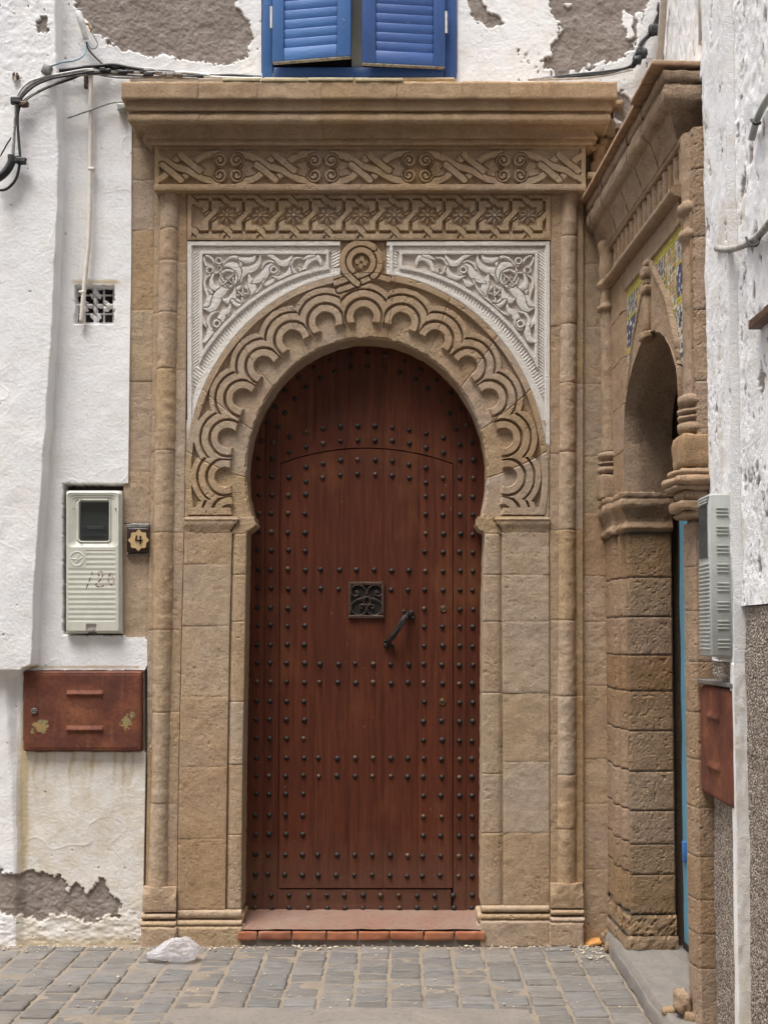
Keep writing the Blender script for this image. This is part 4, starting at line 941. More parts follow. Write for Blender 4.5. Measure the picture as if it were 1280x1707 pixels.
# ================================================================ WOODEN DOOR
YD = 0.20
door = thing('wooden_door', P(605, 1518, YD), 'red-brown studded wooden door with a wicket set in the horseshoe arch', 'door')
WD = M['wood']
def board(name, parent, x0, x1, ytop, ybot, Y, seed, thick=0.035, n=12, gap=0.12):
    """vertical board; ytop(x), ybot(x) give its ends"""
    xs = np.linspace(x0 + gap, x1 - gap, n); m = 40; v = np.linspace(0, 1, m)[:, None]
    lean = lambda y: -(y - 900) / 600.0 * 4.0 * np.clip((780 - xs) / 370, 0, 1.1)
    Yp = ytop(xs)[None] * (1 - v) + ybot(xs)[None] * v; X = xs[None] + (-(Yp - 900) / 600.0 * 3.4 * np.clip((790 - xs) / 370, 0, 1.1)[None])
    e = np.minimum(xs - xs[0], xs[-1] - xs)[None] + 0 * v; h = -0.0026 * (1 - sstep(0, 1.3, e)) + fbm2(X / 14, Yp / 120, seed, 3) * 0.0016
    return part(name, sheet(P(X, Yp, Y), h, OUT, thick), WD, parent)
def arch_y(x): return 747 + 26.5 * (np.abs(x - 610) / 146.0) ** 2
k_ = lambda v: (lambda x: 0 * x + v)
# fixed frame: stiles, boards over the wicket, bottom rail
for a, b in ((396, 441), (441, 466.5)): board('stile_board', door, a, b, k_(545), k_(1526), YD, int(a))
for a, b in ((755.5, 778), (778, 822)): board('stile_board', door, a, b, k_(545), k_(1526), YD, int(a))
for i, (a, b) in enumerate(((466.5, 522), (522, 580), (580, 640), (640, 700), (700, 755.5))): board('head_board', door, a, b, k_(545), lambda x: arch_y(x) - 0.9, YD, 40 + i)
X, Y = grid(1481.8, 1526, 463, 752, 2); part('bottom_rail', sheet(P(X, Y, YD), fbm2(X / 90, Y / 9, 3, 3) * .002 + block_edge(X, Y, amp=.003), OUT, .035), WD, door)
part('weather_strip', box(P(600, 1523, 0.187), (0.60, 0.012, 0.006)), WD, door)
wick = part('wicket', box(P(611, 1115, YD + 0.034), (0.46, 0.004, 1.15)), WD, door, False)
for i, (a, b) in enumerate(((467.3, 525), (525, 583), (583, 640), (640, 698), (698, 754.6))):
    board('board', wick, a, b, lambda x: arch_y(x) + 1.1, k_(1480.2), YD - 0.004, 60 + i)
part('door_recess', box(P(608, 1040, 0.262), (0.66, 0.02, 1.7)), M['dark'], door, False)
# studs
sr = 0.0158; prs = [(0.0185, 0.0), (0.0175, 0.003), (sr * .8, 0.0085), (sr * .45, 0.0135), (sr * .12, 0.0155), (0.0001, 0.0156)]
sa = np.linspace(0, 2 * np.pi, 12, endpoint=False)
sv = np.array([[[r * math.cos(a), -z, r * math.sin(a)] for a in sa] for r, z in prs]); stud_me = mesh('stud', sv, quads(6, 12, cu=True), True); stud_me.materials.append(M['iron'])
stud_rusty = stud_me.copy(); stud_rusty.materials.clear(); stud_rusty.materials.append(M['iron_brown'])
def stud(px, py, par):
    c = P(px, py, (YD - 0.004 if par is wick else YD)); o = link('stud', stud_rusty if random.random() < .14 else stud_me, None, par, c - wloc(par))
    s = random.uniform(0.74, 0.90); o.scale = (s, random.uniform(.62, .92), s); o.rotation_euler = (random.uniform(-.08, .08), random.uniform(0, 6), random.uniform(-.08, .08))
CT = [430.6, 451.9, 480, 508.6, 534.4, 565.3, 593.5, 623, 652.3, 681.2, 708, 737.9, 766.4, 788]
CB = [426, 447.8, 476, 505, 530, 561, 591, 619.6, 650, 678.8, 704.5, 734.5, 764.7, 786.4]
def col(k, y): return CT[k] + (CB[k] - CT[k]) * (y - 950) / 475.0
jit = lambda: random.uniform(-.9, .9)
FULL = [950.5, 982.5, 1107, 1138, 1264, 1294, 1426, 1459]; SIDE = [919, 1015, 1044, 1076, 1170, 1201.5, 1233, 1325, 1360, 1392, 889, 857, 826]
for y in FULL + SIDE + [796, 766]:
    for k in range(14):
        if 4 <= k <= 9 and y not in FULL: continue
        if y in (796, 766) and 3 <= k <= 10: continue
        if y == 766 and k in (2, 11): continue
        if y == 982.5 and k in (6, 7): continue
        if k == 11 and y in (1015, 1170): continue
        stud(col(k, y) + jit(), y + (k - 6) * .25 + jit(), wick if 2 <= k <= 11 else door)
c4 = lambda L: [(390 + x / 2.909, 560 + y / 2.909) for x, y in L]
for L, par in ((c4([(270, 490), (350, 467), (432, 450), (517, 440), (600, 437), (683, 437), (768, 445), (850, 457), (932, 473), (1015, 495), (268, 563), (350, 540), (432, 522), (517, 510), (600, 507), (683, 508), (768, 510), (850, 522), (932, 542), (1015, 567)]), door),
               (c4([(350, 636), (432, 620), (517, 604), (600, 600), (685, 602), (768, 607), (848, 625), (930, 640), (350, 708), (430, 688), (515, 675), (598, 671), (685, 672), (767, 678), (850, 690), (930, 712)]), wick),
               (c4([(135, 508), (190, 517), (1095, 527), (1152, 517), (213, 440), (248, 372), (295, 305), (350, 250), (418, 205), (488, 175), (567, 155), (647, 147), (727, 157), (803, 178), (878, 210), (940, 255), (998, 313), (1043, 377), (1077, 450),
                    (160, 420), (200, 343), (248, 265), (315, 203), (390, 155), (467, 118), (560, 92), (647, 84), (735, 92), (828, 123), (905, 165), (980, 215), (1045, 275), (1097, 350), (1130, 432)]), door)):
    for x, y in L: stud(x, y, par)
for y in (1493, 1514):
    for x in (424, 453, 482, 514, 545, 575, 605, 635, 665, 695, 725, 756, 787): stud(x + jit(), y + jit() * .6, door)
for y in (1015, 1170):                                    # key escutcheons
    c = P(col(11, y) + 1, y, YD - 0.006)
    e = link('escutcheon', None, None, wick) if False else part('escutcheon', tube([c + 0.015 * np.array([math.cos(a), 0, math.sin(a)]) for a in np.linspace(0, 2 * np.pi, 16, endpoint=False)], 0.0045, 6, True), M['brass'], wick)
    part('keyhole', lathe((0, 0, 0), [(0.013, 0), (0.010, 0.004), (0.0001, 0.005)], 12) if False else rbox(c, (0.010, 0.005, 0.010), None, 0.005, 2), M['iron_brown'], wick)
# spy grille
gc = P(610.5, 1000.5, YD - 0.004)
part('spy_hole', box(gc + np.array([0, 0.003, 0]), (0.086, 0.004, 0.086)), M['dark'], wick, False)
for (dx, dz, hx, hz) in ((0, .094, .101, .009), (0, -.094, .101, .009), (.093, 0, .008, .086), (-.093, 0, .008, .086)):
    part('grille_frame', rbox(gc + np.array([dx, -.006, dz]), (hx, .007, hz), None, .003, (8, 1, 8), .0012, .015, int(dx * 900 + dz * 70 + 300)), M['iron_brown'], wick)
def g8(L): return [P(560 + x / 8, 950 + y / 8, YD - 0.013) for x, y in L]
SCR = [[(285, 300), (262, 300), (268, 282), (295, 288), (300, 315), (280, 340), (240, 345), (208, 310), (205, 260), (240, 215), (300, 205), (360, 222), (400, 275), (390, 340), (345, 378), (270, 400), (215, 450), (205, 510), (235, 575), (300, 605), (365, 590), (400, 535), (395, 490), (365, 460), (325, 468), (318, 500), (335, 515), (352, 500)]]
SCR.append([(820 - x, y) for x, y in SCR[0]])
for i, s in enumerate(SCR): part('grille_scroll', tube(smooth_path(g8(s), 5), 0.0036, 6), M['iron_brown'], wick)
part('grille_ring', tube(g8([(412 + 45 * math.cos(a), 412 + 52 * math.sin(a)) for a in np.linspace(0, 2 * np.pi, 20, endpoint=False)]), 0.0036, 6, True), M['iron_brown'], wick)
# forged pull handle, set on the slant
hp = lambda x, y, o: P(560 + x / 8, 950 + y / 8, YD - 0.006 - o)
hnd = part('pull_handle', tube(smooth_path([hp(960, 585, .012), hp(925, 625, .042), hp(880, 700, .052), hp(800, 820, .052), hp(740, 905, .045), hp(690, 975, .012)], 8), np.array([.009, .012] + [.0135] * 37 + [.012, .009]), 8), M['iron'], wick)
for o_ in (-20, 20): part('pull_handle', tube(smooth_path([hp(940 + o_, 600 + o_ * .6, .045), hp(860 + o_, 730 + o_ * .6, .060), hp(740 + o_, 910 + o_ * .6, .048)], 8), 0.006, 6), M['iron'], wick)
for bx_, by_, r_ in ((905, 555, 26), (1005, 570, 34), (1020, 640, 26), (655, 945, 22), (670, 1005, 34), (745, 1010, 30)):
    c = hp(bx_, by_, .008); part('handle_rosette', rbox(c, (r_ / 8 / 304, .009, r_ / 8 / 304), None, r_ / 8 / 310, 3, .002, .01, bx_), M['iron'], wick)
part('handle_plate', tube([hp(900, 552, .006), hp(960, 585, .010), hp(1025, 640, .006)], .010, 6), M['iron'], wick); part('handle_plate', tube([hp(650, 950, .006), hp(690, 975, .010), hp(750, 1012, .006)], .010, 6), M['iron'], wick)
part('hinge_strap', box(P(809, 905, 0.15), (.006, .004, .035)), M['iron'], door)

# ================================================================ BRICK DOORSTEP
step = thing('doorstep', P(605, 1566, -0.02), 'low worn doorstep faced with terracotta bricks under the studded door', 'step')
xa, xb = 410, 806
nx, nd = 120, 34; xs = np.linspace(0, 1, nx)[None]; vd = np.linspace(0, 1, nd)[:, None]
f0 = P(405, 1548, -0.025); f1 = P(808, 1548, -0.025); b0 = P(409, 1517, 0.20); b1 = P(801, 1517, 0.20)
V = (f0 * (1 - xs[..., None]) + f1 * xs[..., None]) * (1 - vd[..., None]) + (b0 * (1 - xs[..., None]) + b1 * xs[..., None]) * vd[..., None]
V = np.array(V); V[..., 2] += fbm2(V[..., 0] * 9, V[..., 1] * 9, 8, 3) * 0.006 + 0.002; V[..., 2] -= 0.006 * (1 - sstep(0, .1, vd))
part('tread', (V.reshape(-1, 3), quads(nd, nx)), M['dust'], step)
bxs = [397, 432, 488, 545, 597, 650, 706, 757, 808]
def mat_brick():
    n = NT('old_red_brick'); r = n.rand(); f = n.noise(22, 5, .65); g = n.noise(6, 4, .6)
    c = n.mix(r, (0.36, 0.125, 0.055), (0.28, 0.095, 0.05)); c = n.mix(n.math('MULTIPLY', n.ramp(f, [(.5, 0.), (.75, 1.)]), .6), c, (0.36, 0.22, 0.15))
    c = n.mix(n.math('MULTIPLY', n.ramp(g, [(.5, 0.), (.7, 1.)]), .5), c, (0.16, 0.085, 0.06)); return n.done(c, .85, n.bump(f, .004, .9))
M['brick'] = mat_brick()
for i, (a, b) in enumerate(zip(bxs[:-1], bxs[1:])):
    c = P((a + b) / 2, 1556.5, 0.02); hw = (b - a) / 2 / 304.7 - .004
    part('brick', rbox(c + np.array([0, random.uniform(-.003, .003), random.uniform(-.001, .001)]), (hw, .055, .0225), None, .005, (8, 4, 3), .003, .03, 30 + i), M['brick'], step)
part('mortar_bed', rbox(P(603, 1566, 0.03), (0.66, .050, .03), None, .008, (40, 3, 2), .004, .03, 4), M['cement'], step)

# ================================================================ PAVING
VPX = 0.0
pst_cache = {}
def paver(cx_, cy_, hx, hy, seed):
    V, q = rbox((0, 0, 0), (hx, hy, 0.03), None, 0.009, (6, 6, 1), 0.0036, 0.05, seed)
    o = link('paving_stone', mesh('paving_stone', V, q), M['paving'], pav, (cx_, cy_, -0.028 + random.uniform(-.007, .004))); o.rotation_euler = (random.uniform(-.03, .03), random.uniform(-.03, .03), random.uniform(-.02, .02))
cw = 0.1615; rows_near = -1.45; cnt = 0
for i in range(-14, 9):
    x = 0.02 + i * cw; y = -0.035 - random.uniform(0, .02); first = True
    while y > rows_near:
        ln = random.choice((0.07, 0.085)) if first and random.random() < .6 else random.uniform(0.098, 0.138); first = False
        cy_ = y - ln / 2; gpx = CX + F * x / (cy_ + DIST)
        ok = True
        ysc = 1060 + EYE * F / (cy_ + DIST)
        if 372 < gpx < 900 and ysc > 1673 + 2 * math.sin(i * 2.1): ok = False
        if x + cw / 2 > 1.078: ok = False
        if x < -2.15 - 0.02 * cy_ or cy_ < -1.55: ok = False
        if ok: paver(x + random.uniform(-.003, .003), cy_, cw / 2 - 0.0062 - random.uniform(0, .003), ln / 2 - 0.0055, 900 + cnt); cnt += 1
        y -= ln
# half stones against the side step
for k in range(8):
    cy_ = -0.12 - k * 0.165
    if cy_ < -1.5: break
    pass
# cement patch with the manhole ring
cx0, cx1 = -1.02, 0.56
gx, gy = np.meshgrid(np.linspace(cx0, cx1, 150), np.linspace(-2.3, -1.105, 110)); gz = 0.004 + fbm2(gx * 7, gy * 7, 9, 4) * 0.006
gyy = gy + 0.018 * fbm2(gx * 8, gx * 0 + 3, 12, 3) * sstep(-1.25, -1.1, gy) + 0.012 * (1 - np.clip(np.abs(gx + .2) / .8, 0, 1)) * sstep(-1.3, -1.1, gy)
cr = np.abs(np.hypot(gx + .17, gyy + 1.59) - .345); gz -= 0.010 * (1 - sstep(0.0, .014, cr)); crk = np.abs(np.hypot(gx + .17, gyy + 1.59) - .46 - fbm2(gx * 6, gy * 6, 2, 2) * .05); gz -= .006 * (1 - sstep(0., .010, crk)) * (gx > -.6)
o = link('cement_patch', mesh('cement_patch', np.stack([gx, gyy, gz], -1), quads(110, 150)), M['cement']); tag(o, kind='structure')
solo('manhole_cover', lathe((-.17, -1.59, 0.0), [(0.328, -.01), (0.328, .008), (0.312, .012), (0.305, .008), (0.20, .010), (0.0001, .010)], 56), M['slab'], 'round stone-grey manhole cover sunk in the dusty cement at the front', 'manhole cover')

# ================================================================ BLUE SHUTTERED WINDOW
win = thing('shuttered_window', P(600, 128, 0.0), 'blue wooden window with two louvred shutters slightly ajar above the cornice', 'window')
B1, B2 = M['blue'], M['blue_dark']
YF = 0.0
def wbox(name, x0, x1, y0, y1, Ya, Yb_, mat, par, bev=.004):
    p = P([x0, x1], [y1, y0], (Ya)); return part(name, box(((p[0, 0] + p[1, 0]) / 2, (Ya + Yb_) / 2, (p[0, 2] + p[1, 2]) / 2), ((p[1, 0] - p[0, 0]) / 2, abs(Yb_ - Ya) / 2, (p[1, 2] - p[0, 2]) / 2), None, bev), mat, par)
wbox('window_frame', 437, 456, -230, 128.5, YF, 0.10, B1, win); wbox('window_frame', 741, 760, -230, 128.5, YF, 0.10, B2, win); wbox('window_frame', 456.5, 740.5, 112, 128.5, YF + .004, 0.10, B2, win)
wbox('window_frame', 436, 761, -245, -230, YF, 0.10, B1, win)
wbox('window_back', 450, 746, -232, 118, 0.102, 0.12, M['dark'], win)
wbox('mullion', 586, 606, -230, 112, 0.035, 0.09, M['meter_grey'], win)
wbox('sill_strip', 440, 758, 128.6, 133, -0.02, 0.06, M['tile_edge'], win)
def shutter(xh, xf, ybot, ang, sgn, mat, seed):
    hin = P(xh, ybot, YF - 0.008); Wd = abs(xf - xh) / 304.7 / math.cos(ang); ax = np.array([sgn * math.cos(ang), -math.sin(ang), 0]); nn = np.array([-sgn * math.sin(ang) if False else 0, 0, 0])
    nrm = np.array([-math.sin(ang) * sgn, -math.cos(ang), 0]); A = np.array([ax, nrm, [0, 0, 1.0]])
    H_ = 1.12; st = 0.066
    def pc(u0, u1, z0, z1, t0, t1, bev=.003):
        c = hin + ax * (u0 + u1) / 2 + nrm * (t0 + t1) / 2 + np.array([0, 0, (z0 + z1) / 2]); return rbox(c, ((u1 - u0) / 2, (t1 - t0) / 2, (z1 - z0) / 2), A, bev, 1)
    sh = part('shutter', merge(pc(0, st, 0, H_, 0, .03), pc(Wd - st - .01, Wd, 0, H_, 0, .03), pc(st + .001, Wd - st - .011, 0, .072, .001, .029), pc(st + .001, Wd - st - .011, H_ - .07, H_, .001, .029)), mat, win)
    z = .074; k = 0
    while z < H_ - .08:
        c = hin + ax * (st + Wd - st - .01) / 2 + nrm * (.016) + np.array([0, 0, z + .026]); tl = 0.075
        A2 = np.array([ax, nrm * math.cos(tl) - np.array([0, 0, math.sin(tl)]), nrm * math.sin(tl) + np.array([0, 0, math.cos(tl)])])
        part('slat', rbox(c, ((Wd - 2 * st - .012) / 2, .0065, .0268), A2, .003, 1), mat, sh); z += .0540; k += 1
    for zz in (0.19,):
        part('hinge', tube([hin + nrm * .026 + np.array([-sgn * .006, 0, zz]), hin + nrm * .026 + np.array([-sgn * .006, 0, zz + .125])], .0085, 8), M['zinc'], win)
    part('weathered_edge', rbox(hin + ax * Wd / 2 + nrm * .0145 + np.array([0, 0, -.0035]), (Wd / 2 - .002, .0135, .003), A, .0015, 1), M['cable_grey'], sh)
shutter(456, 590, 107, math.radians(9.0), 1, B1, 1); shutter(741, 600, 115, math.radians(6.0), -1, B2, 2)

# ================================================================ THINGS ON THE LEFT WALL
# electricity meter cabinet with window
mb = thing('meter_cabinet', P(156, 1056, -0.02), 'cream plastic meter cabinet with small window and red number 120', 'meter box')
MX0, MX1, MY0, MY1 = 111, 203.5, 818, 1056
part('recess_gap_shade', box(P(160, 932, .104), (.172, .004, .41)), M['brown_glaze'], mb, False)  # dark slab standing in for the shadow gap round the cabinet
X, Y = grid(MY0, MY1, MX0, MX1, 0.8)
def rr_(X, Y, x0, x1, y0, y1, r):
    dx = np.maximum(np.maximum(x0 + r - X, X - x1 + r), 0); dy = np.maximum(np.maximum(y0 + r - Y, Y - y1 + r), 0); ins = np.minimum(np.minimum(X - x0, x1 - X), np.minimum(Y - y0, y1 - Y))
    return np.where((dx > 0) & (dy > 0), r - np.hypot(dx, dy), np.minimum(ins, 99))
d = rr_(X, Y, MX0, MX1, MY0, MY1, 7); h = 0.020 * sstep(0, 4.5, d)
for k in range(4):
    dd = rr_(X, Y, 115.5 + k * 3.4, 198 - k * 3.4, 822 + k * 3.8, 912 - k * 2.2, 8 - k); h = h - 0.0035 * sstep(-.5, .9, dd)
ok = (Y > 918) & (Y < 1036); wv = 0.0022 * (np.abs(((Y - 918) / 8.3) % 1 - .5) * 2); circ = np.hypot(X - 130.5, Y - 932); rx = (X > np.where(Y < 948, 146, 116)) & (X < 194)
h = h - wv * ok * rx + 0.002 * (1 - sstep(.6, 1.3, np.abs(circ - 11.5)))
em = strokes(X, Y, [([(121, 932), (130, 933), (133, 925), (131, 934), (139, 930), (129, 938)], .8)], .002, 0.0, 0.1, 1.0, h=np.zeros_like(X)); h = h + em
win_m = rr_(X, Y, 133.5, 183, 836, 902, 4); h = h - 0.026 * sstep(-.6, .6, win_m) + 0.007 * sstep(-3.4, -2.6, win_m) * (1 - sstep(-.6, .6, win_m))
lk = rr_(X, Y, 146, 162.5, 1041, 1056, 1.5); h = h - 0.010 * sstep(-.6, .6, lk)
part('cover', sheet(P(X, Y, -0.004), h, OUT, 0.05), M['meter'], mb)
X, Y = grid(1043, 1055, 148, 161, 3); part('lock_plate', sheet(P(X, Y, -0.008), 0 * X, OUT, .004), M['zinc'], mb); part('lock_plate', rbox(P(154.5, 1050, -.014), (.011, .006, .011), None, .006, 2), M['cable_grey'], mb)
part('meter_paper', box(P(157, 886, 0.004), (.068, .003, .030)), M['paper'], mb, False); part('meter_register', box(P(160, 880, -.001), (.046, .004, .010)), M['cable_white'], mb, False)
part('window_pane', box(P(158, 869, -0.012), (.0785, .0015, .105)), M['glass'], mb, False)
for x, y in ((136, 833), (181, 833), (136, 905), (181, 905), (193, 848), (124, 848)): part('screw', rbox(P(x, y, -.022), (.004, .003, .004), None, .002, 1), M['zinc'], mb)
def ink(L, w=.0022):
    for a, b in L: part('inked_digit', tube([P(a[0], a[1], -.0228), P(b[0], b[1], -.0228)], w, 5), M['red_ink'], mb)
z2 = lambda L: [((x1 / 3.413, 780 + y1 / 3.413), (x2 / 3.413, 780 + y2 / 3.413)) for x1, y1, x2, y2 in L]
ink(z2([(528, 590, 522, 608), (517, 622, 508, 648), (503, 660, 492, 686), (562, 598, 568, 588), (574, 584, 584, 596), (586, 606, 582, 622), (576, 632, 560, 648), (552, 656, 545, 666), (550, 672, 570, 676), (576, 674, 594, 668), (560, 604, 566, 614), (628, 600, 620, 618), (616, 630, 620, 648), (626, 658, 638, 666), (644, 656, 652, 640), (648, 628, 640, 612), (636, 600, 630, 598)]))
# house number plaque
pl = thing('number_plaque', P(231, 922, -0.0), 'small dark glazed tile with a cream star and the number 4', 'house number')
part('tile', rbox(P(231, 901, 0.012), (.060, .014, .066), None, .004, 2), M['brown_glaze'], pl)
star = []
for k in range(16):
    a = math.pi / 8 * k; r = 0.057 if k % 2 == 0 else 0.044
    star.append(r)
sp_ = []
for k in range(64):
    a = 2 * math.pi * k / 64; r = 0.050 + 0.0045 * math.cos(8 * a) + (0.004 if k % 16 == 0 else 0)
    sp_.append(P(231.5, 900.5, -0.003) + np.array([r * math.cos(a), 0, r * 1.04 * math.sin(a)]))
part('star', prism(sp_, .003), M['cream_tile'], pl, False)
n4 = lambda x, y: P(x / 3.413, 780 + y / 3.413, -.0075)
for a, b in (((779, 384), (773, 412)), ((773, 412), (812, 412)), ((800, 386), (800, 434))): part('numeral', tube([n4(*a), n4(*b)], .0042, 6), M['brown_glaze'], pl)
part('lead_flashing', rbox(P(231, 877, 0.018), (.064, .010, .014), None, .005, (8, 2, 3), .004, .02, 3), M['zinc'], pl)
part('mortar_smear', rbox(P(231, 924, 0.026), (.064, .010, .008), None, .005, (8, 2, 3), .005, .02, 5), M['cement'], pl)
# rusty junction door
rb = thing('rusty_hatch', P(139, 1252, 0.0), 'wide rusty iron wall hatch with greenish worn spots, left of the doorway', 'hatch')
X, Y = grid(1119, 1252, 40.5, 237, 1.2); d = rr_(X, Y, 40.5, 237, 1119, 1252, 3.5)
h = 0.012 * sstep(0, 3, d) + fbm2(X / 40, Y / 30, 3, 3) * .0022 - .003 * (1 - sstep(0, 1.5, np.abs(d - 4.2)))
for yy in (1158, 1217): h = h + .011 * sstep(yy - 9, yy, Y) * (1 - sstep(yy, yy + 1.2, Y)) * (1 - sstep(28, 32, np.abs(X - 143)))
pt = .88 * np.exp(-(((X - 70) / 17.) ** 2 + ((Y - 1210) / 15.) ** 2)) + .84 * np.exp(-(((X - 211) / 13.) ** 2 + ((Y - 1204) / 15.) ** 2)) + .35 * np.exp(-(((X - 140) / 50.) ** 2 + ((Y - 1184) / 2.5) ** 2)) + .4 * np.exp(-(((X - 55) / 5.) ** 2 + ((Y - 1222) / 8.) ** 2)) + .42 * np.exp(-(((X - 224) / 8.) ** 2 + ((Y - 1190) / 6.) ** 2))
part('hatch_plate', sheet(P(X, Y, -0.006), h, OUT, .03), M['rust'], rb, attrs={'patch': skirt_attr(pt)})
c = P(57.5, 1185, -.026); part('lock', tube([c + .013 * np.array([math.cos(a), 0, math.sin(a)]) for a in np.linspace(0, 6.283, 14, endpoint=False)], .004, 6, True), M['zinc'], rb); part('lock', rbox(c, (.006, .006, .006), None, .004, 2), M['zinc'], rb)
# cables
def cab(name, par, L, r, mat, seg=7, n=7): return part(name, tube(smooth_path([P(x, y, yy) for x, y, yy in L], n), r, seg), M[mat], par)
cb = thing('cable_bundle', P(20, 290, -.09), 'bundle of dark and whitewashed cables looping along the left wall', 'cables')
z8 = lambda L, o: [(x / 5.02, y / 5.02, o) for x, y in L]
cab('cable', cb, z8([(-30, 1525), (40, 1480), (95, 1410), (110, 1330), (118, 1180), (130, 1000), (150, 860), (190, 780), (280, 700), (420, 650), (560, 625), (700, 600)], -.105) + [(170, 119, -.02), (215, 120, -.012), (260, 122, -.012), (330, 128, -.02)], .0085, 'cable_grey')
cab('cable', cb, z8([(-30, 1500), (50, 1440), (98, 1360), (100, 1300)], -.115), .022, 'cable_black')
cab('cable', cb, z8([(-20, 1595), (60, 1580), (130, 1510), (160, 1420), (170, 1310), (160, 1180), (150, 1000), (165, 900), (210, 840), (320, 770), (450, 710), (600, 660), (705, 622)], -.11) + [(175, 121.5, -.02), (240, 121.5, -.012), (300, 126, -.014)], .0075, 'cable_black')
cab('cable', cb, z8([(95, 1310), (110, 1150), (120, 1000), (140, 850), (170, 760), (260, 680), (400, 640), (560, 610), (700, 585)], -.11) + [(160, 115, -.02), (190, 113, -.016), (225, 116, -.012), (280, 124, -.015), (420, 131, -.03)], .0065, 'cable_white')
cab('cable', cb, z8([(170, 860), (200, 800), (300, 715), (430, 660), (560, 635), (700, 610)], -.12) + [(165, 118, -.03), (195, 117, -.02), (240, 119, -.015), (320, 127, -.016)], .006, 'cable_black')
cab('cable', cb, z8([(190, 860), (330, 760), (480, 690), (600, 645), (700, 625)], -.115) + [(170, 124, -.02), (240, 127, -.012), (330, 131, -.03)], .006, 'cable_grey')
cab('cable', cb, z8([(440, 600), (520, 590), (640, 575), (740, 560), (860, 550), (960, 545)], -.03) + [(215, 113, -.02), (240, 117, -.02)], .011, 'cable_black')
cab('cable', cb, z8([(5, 1310), (60, 1210), (100, 1150)], -.105), .004, 'cable_black')
cab('cable', cb, [(240, 117, -.015), (270, 122, -.018), (330, 127, -.02), (400, 130.5, -.04), (438, 131, -.04)], .0075, 'cable_white')
cab('cable', cb, [(215, 117, -.015), (262, 119, -.018), (340, 123, -.02), (400, 126, -.02), (436, 128, -.02)], .006, 'cable_white')
cab('cable', cb, [(140, 118, -.02), (190, 129, -.012), (260, 130, -.014), (330, 131.5, -.03)], .0045, 'cable_grey')
for k in range(9):
    j_ = lambda s: random.uniform(-s, s); x0_ = random.choice((120, 150, 185, 215)); mm = ('cable_white', 'cable_grey', 'cable_black', 'cable_white')[k % 4]
    cab('cable', cb, [(x0_, 117 + j_(4), -.02), (x0_ + 40, 117 + j_(4), -.018), (265 + j_(8), 121 + j_(3), -.02), (320, 125 + j_(3), -.02), (380, 128 + j_(2.5), -.025), (436, 130 + j_(1.5), -.03)], random.uniform(.005, .009), mm)
for k in range(10): part('cable_tape', rbox(P(150 + k * 17 + random.uniform(-6, 6), 117 + k * .9 + random.uniform(-2, 2), -.03), (random.uniform(.01, .03), .010, random.uniform(.006, .012)), None, .005, 3, .004, .012, 70 + k), M['cable_black'] if k < 7 else M['cable_grey'], cb)
for (x, y, r, m_) in ((28, 168, .03, 'cable_black'), (41, 174, .022, 'iron_brown'), (25, 266, .032, 'cable_black'), (36, 268, .026, 'cable_black'), (193, 112, .02, 'cable_black'), (272, 125, .015, 'cable_grey'), (141, 117, .013, 'iron_brown')):
    part('cable_clip', rbox(P(x, y, -.115 if x < 100 else -.02), (r, .016, r * .62), None, .006, 3, .004, .015, x), M[m_], cb)
part('cable_clip', rbox(P(144, 134, -.015), (.010, .012, .045), None, .004, (2, 2, 5), .003, .02, 8), M['iron_brown'], cb)
part('bracket', rbox(P(79, 117, -.11), (.024, .02, .026), np.array([[.95, 0, -.3], [0, 1, 0], [.3, 0, .95]]), .004, 2), M['zinc'], cb)
ins = thing('cable_end', P(143, 70, -.02), 'white taped cable end with loose thin wires against the peeled patch', 'cable end')
cab('taped_end', ins, [(131, 19, -.03), (134, 30, -.035), (139, 46, -.03), (143, 66, -.02)], np.interp(np.linspace(0, 1, 22), [0, .1, .5, 1], [.008, .02, .02, .013]), 'cable_white', 9)
cab('wire', ins, [(141, 40, -.025), (148, 42, -.02), (152, 50, -.018), (158, 62, -.015), (163, 72, -.012), (160, 80, -.015), (152, 80, -.018), (146, 70, -.018)], .004, 'cable_grey')
cab('wire', ins, [(141, 39, -.03), (147, 40, -.03), (151, 47, -.025), (152, 54, -.02)], .0045, 'cable_yellow'); cab('wire', ins, [(143, 48, -.02), (147, 62, -.018), (152, 72, -.016), (158, 78, -.012)], .0035, 'cable_white')
cab('wire', ins, [(143, 70, -.02), (143, 82, -.03), (138, 94, -.06), (124, 101, -.09), (104, 104, -.105), (84, 111, -.112)], .005, 'cable_blue')
cab('wire', ins, [(144, 70, -.02), (148, 82, -.012), (158, 94, -.01), (172, 107, -.012), (184, 116, -.015)], .005, 'cable_black')
tw = solo('twine', tube(smooth_path([P(x, y, yy) for x, y, yy in ((112, 197, -.01), (125, 193, -.012), (150, 184, -.022), (178, 174, -.012), (190, 171, -.012), (206, 170, -.01))], 6), .0045, 6), M['cable_grey'], 'thin pale cord slung from the wall corner to the cornice end', 'cord')
blk = solo('socket_block', rbox(P(204, 181, 0.0), (.022, .03, .020), None, .006, 3, .004, .02, 3), M['meter_grey'], 'small grey lump fixed in a dark hole beside the cornice end', 'fitting')
nl = thing('wall_stub', P(27, 132, -.07), 'tiny broken metal stub sticking out of the far left whitewash', 'stub')
for k in range(7): part('stub_splinter', rbox(P(26 + random.uniform(-4, 5), 127 + random.uniform(-7, 7), -.078), (.006, .006, .012), None, .003, 2, .003, .01, k), M['iron_brown' if k % 2 else 'crumb'], nl)

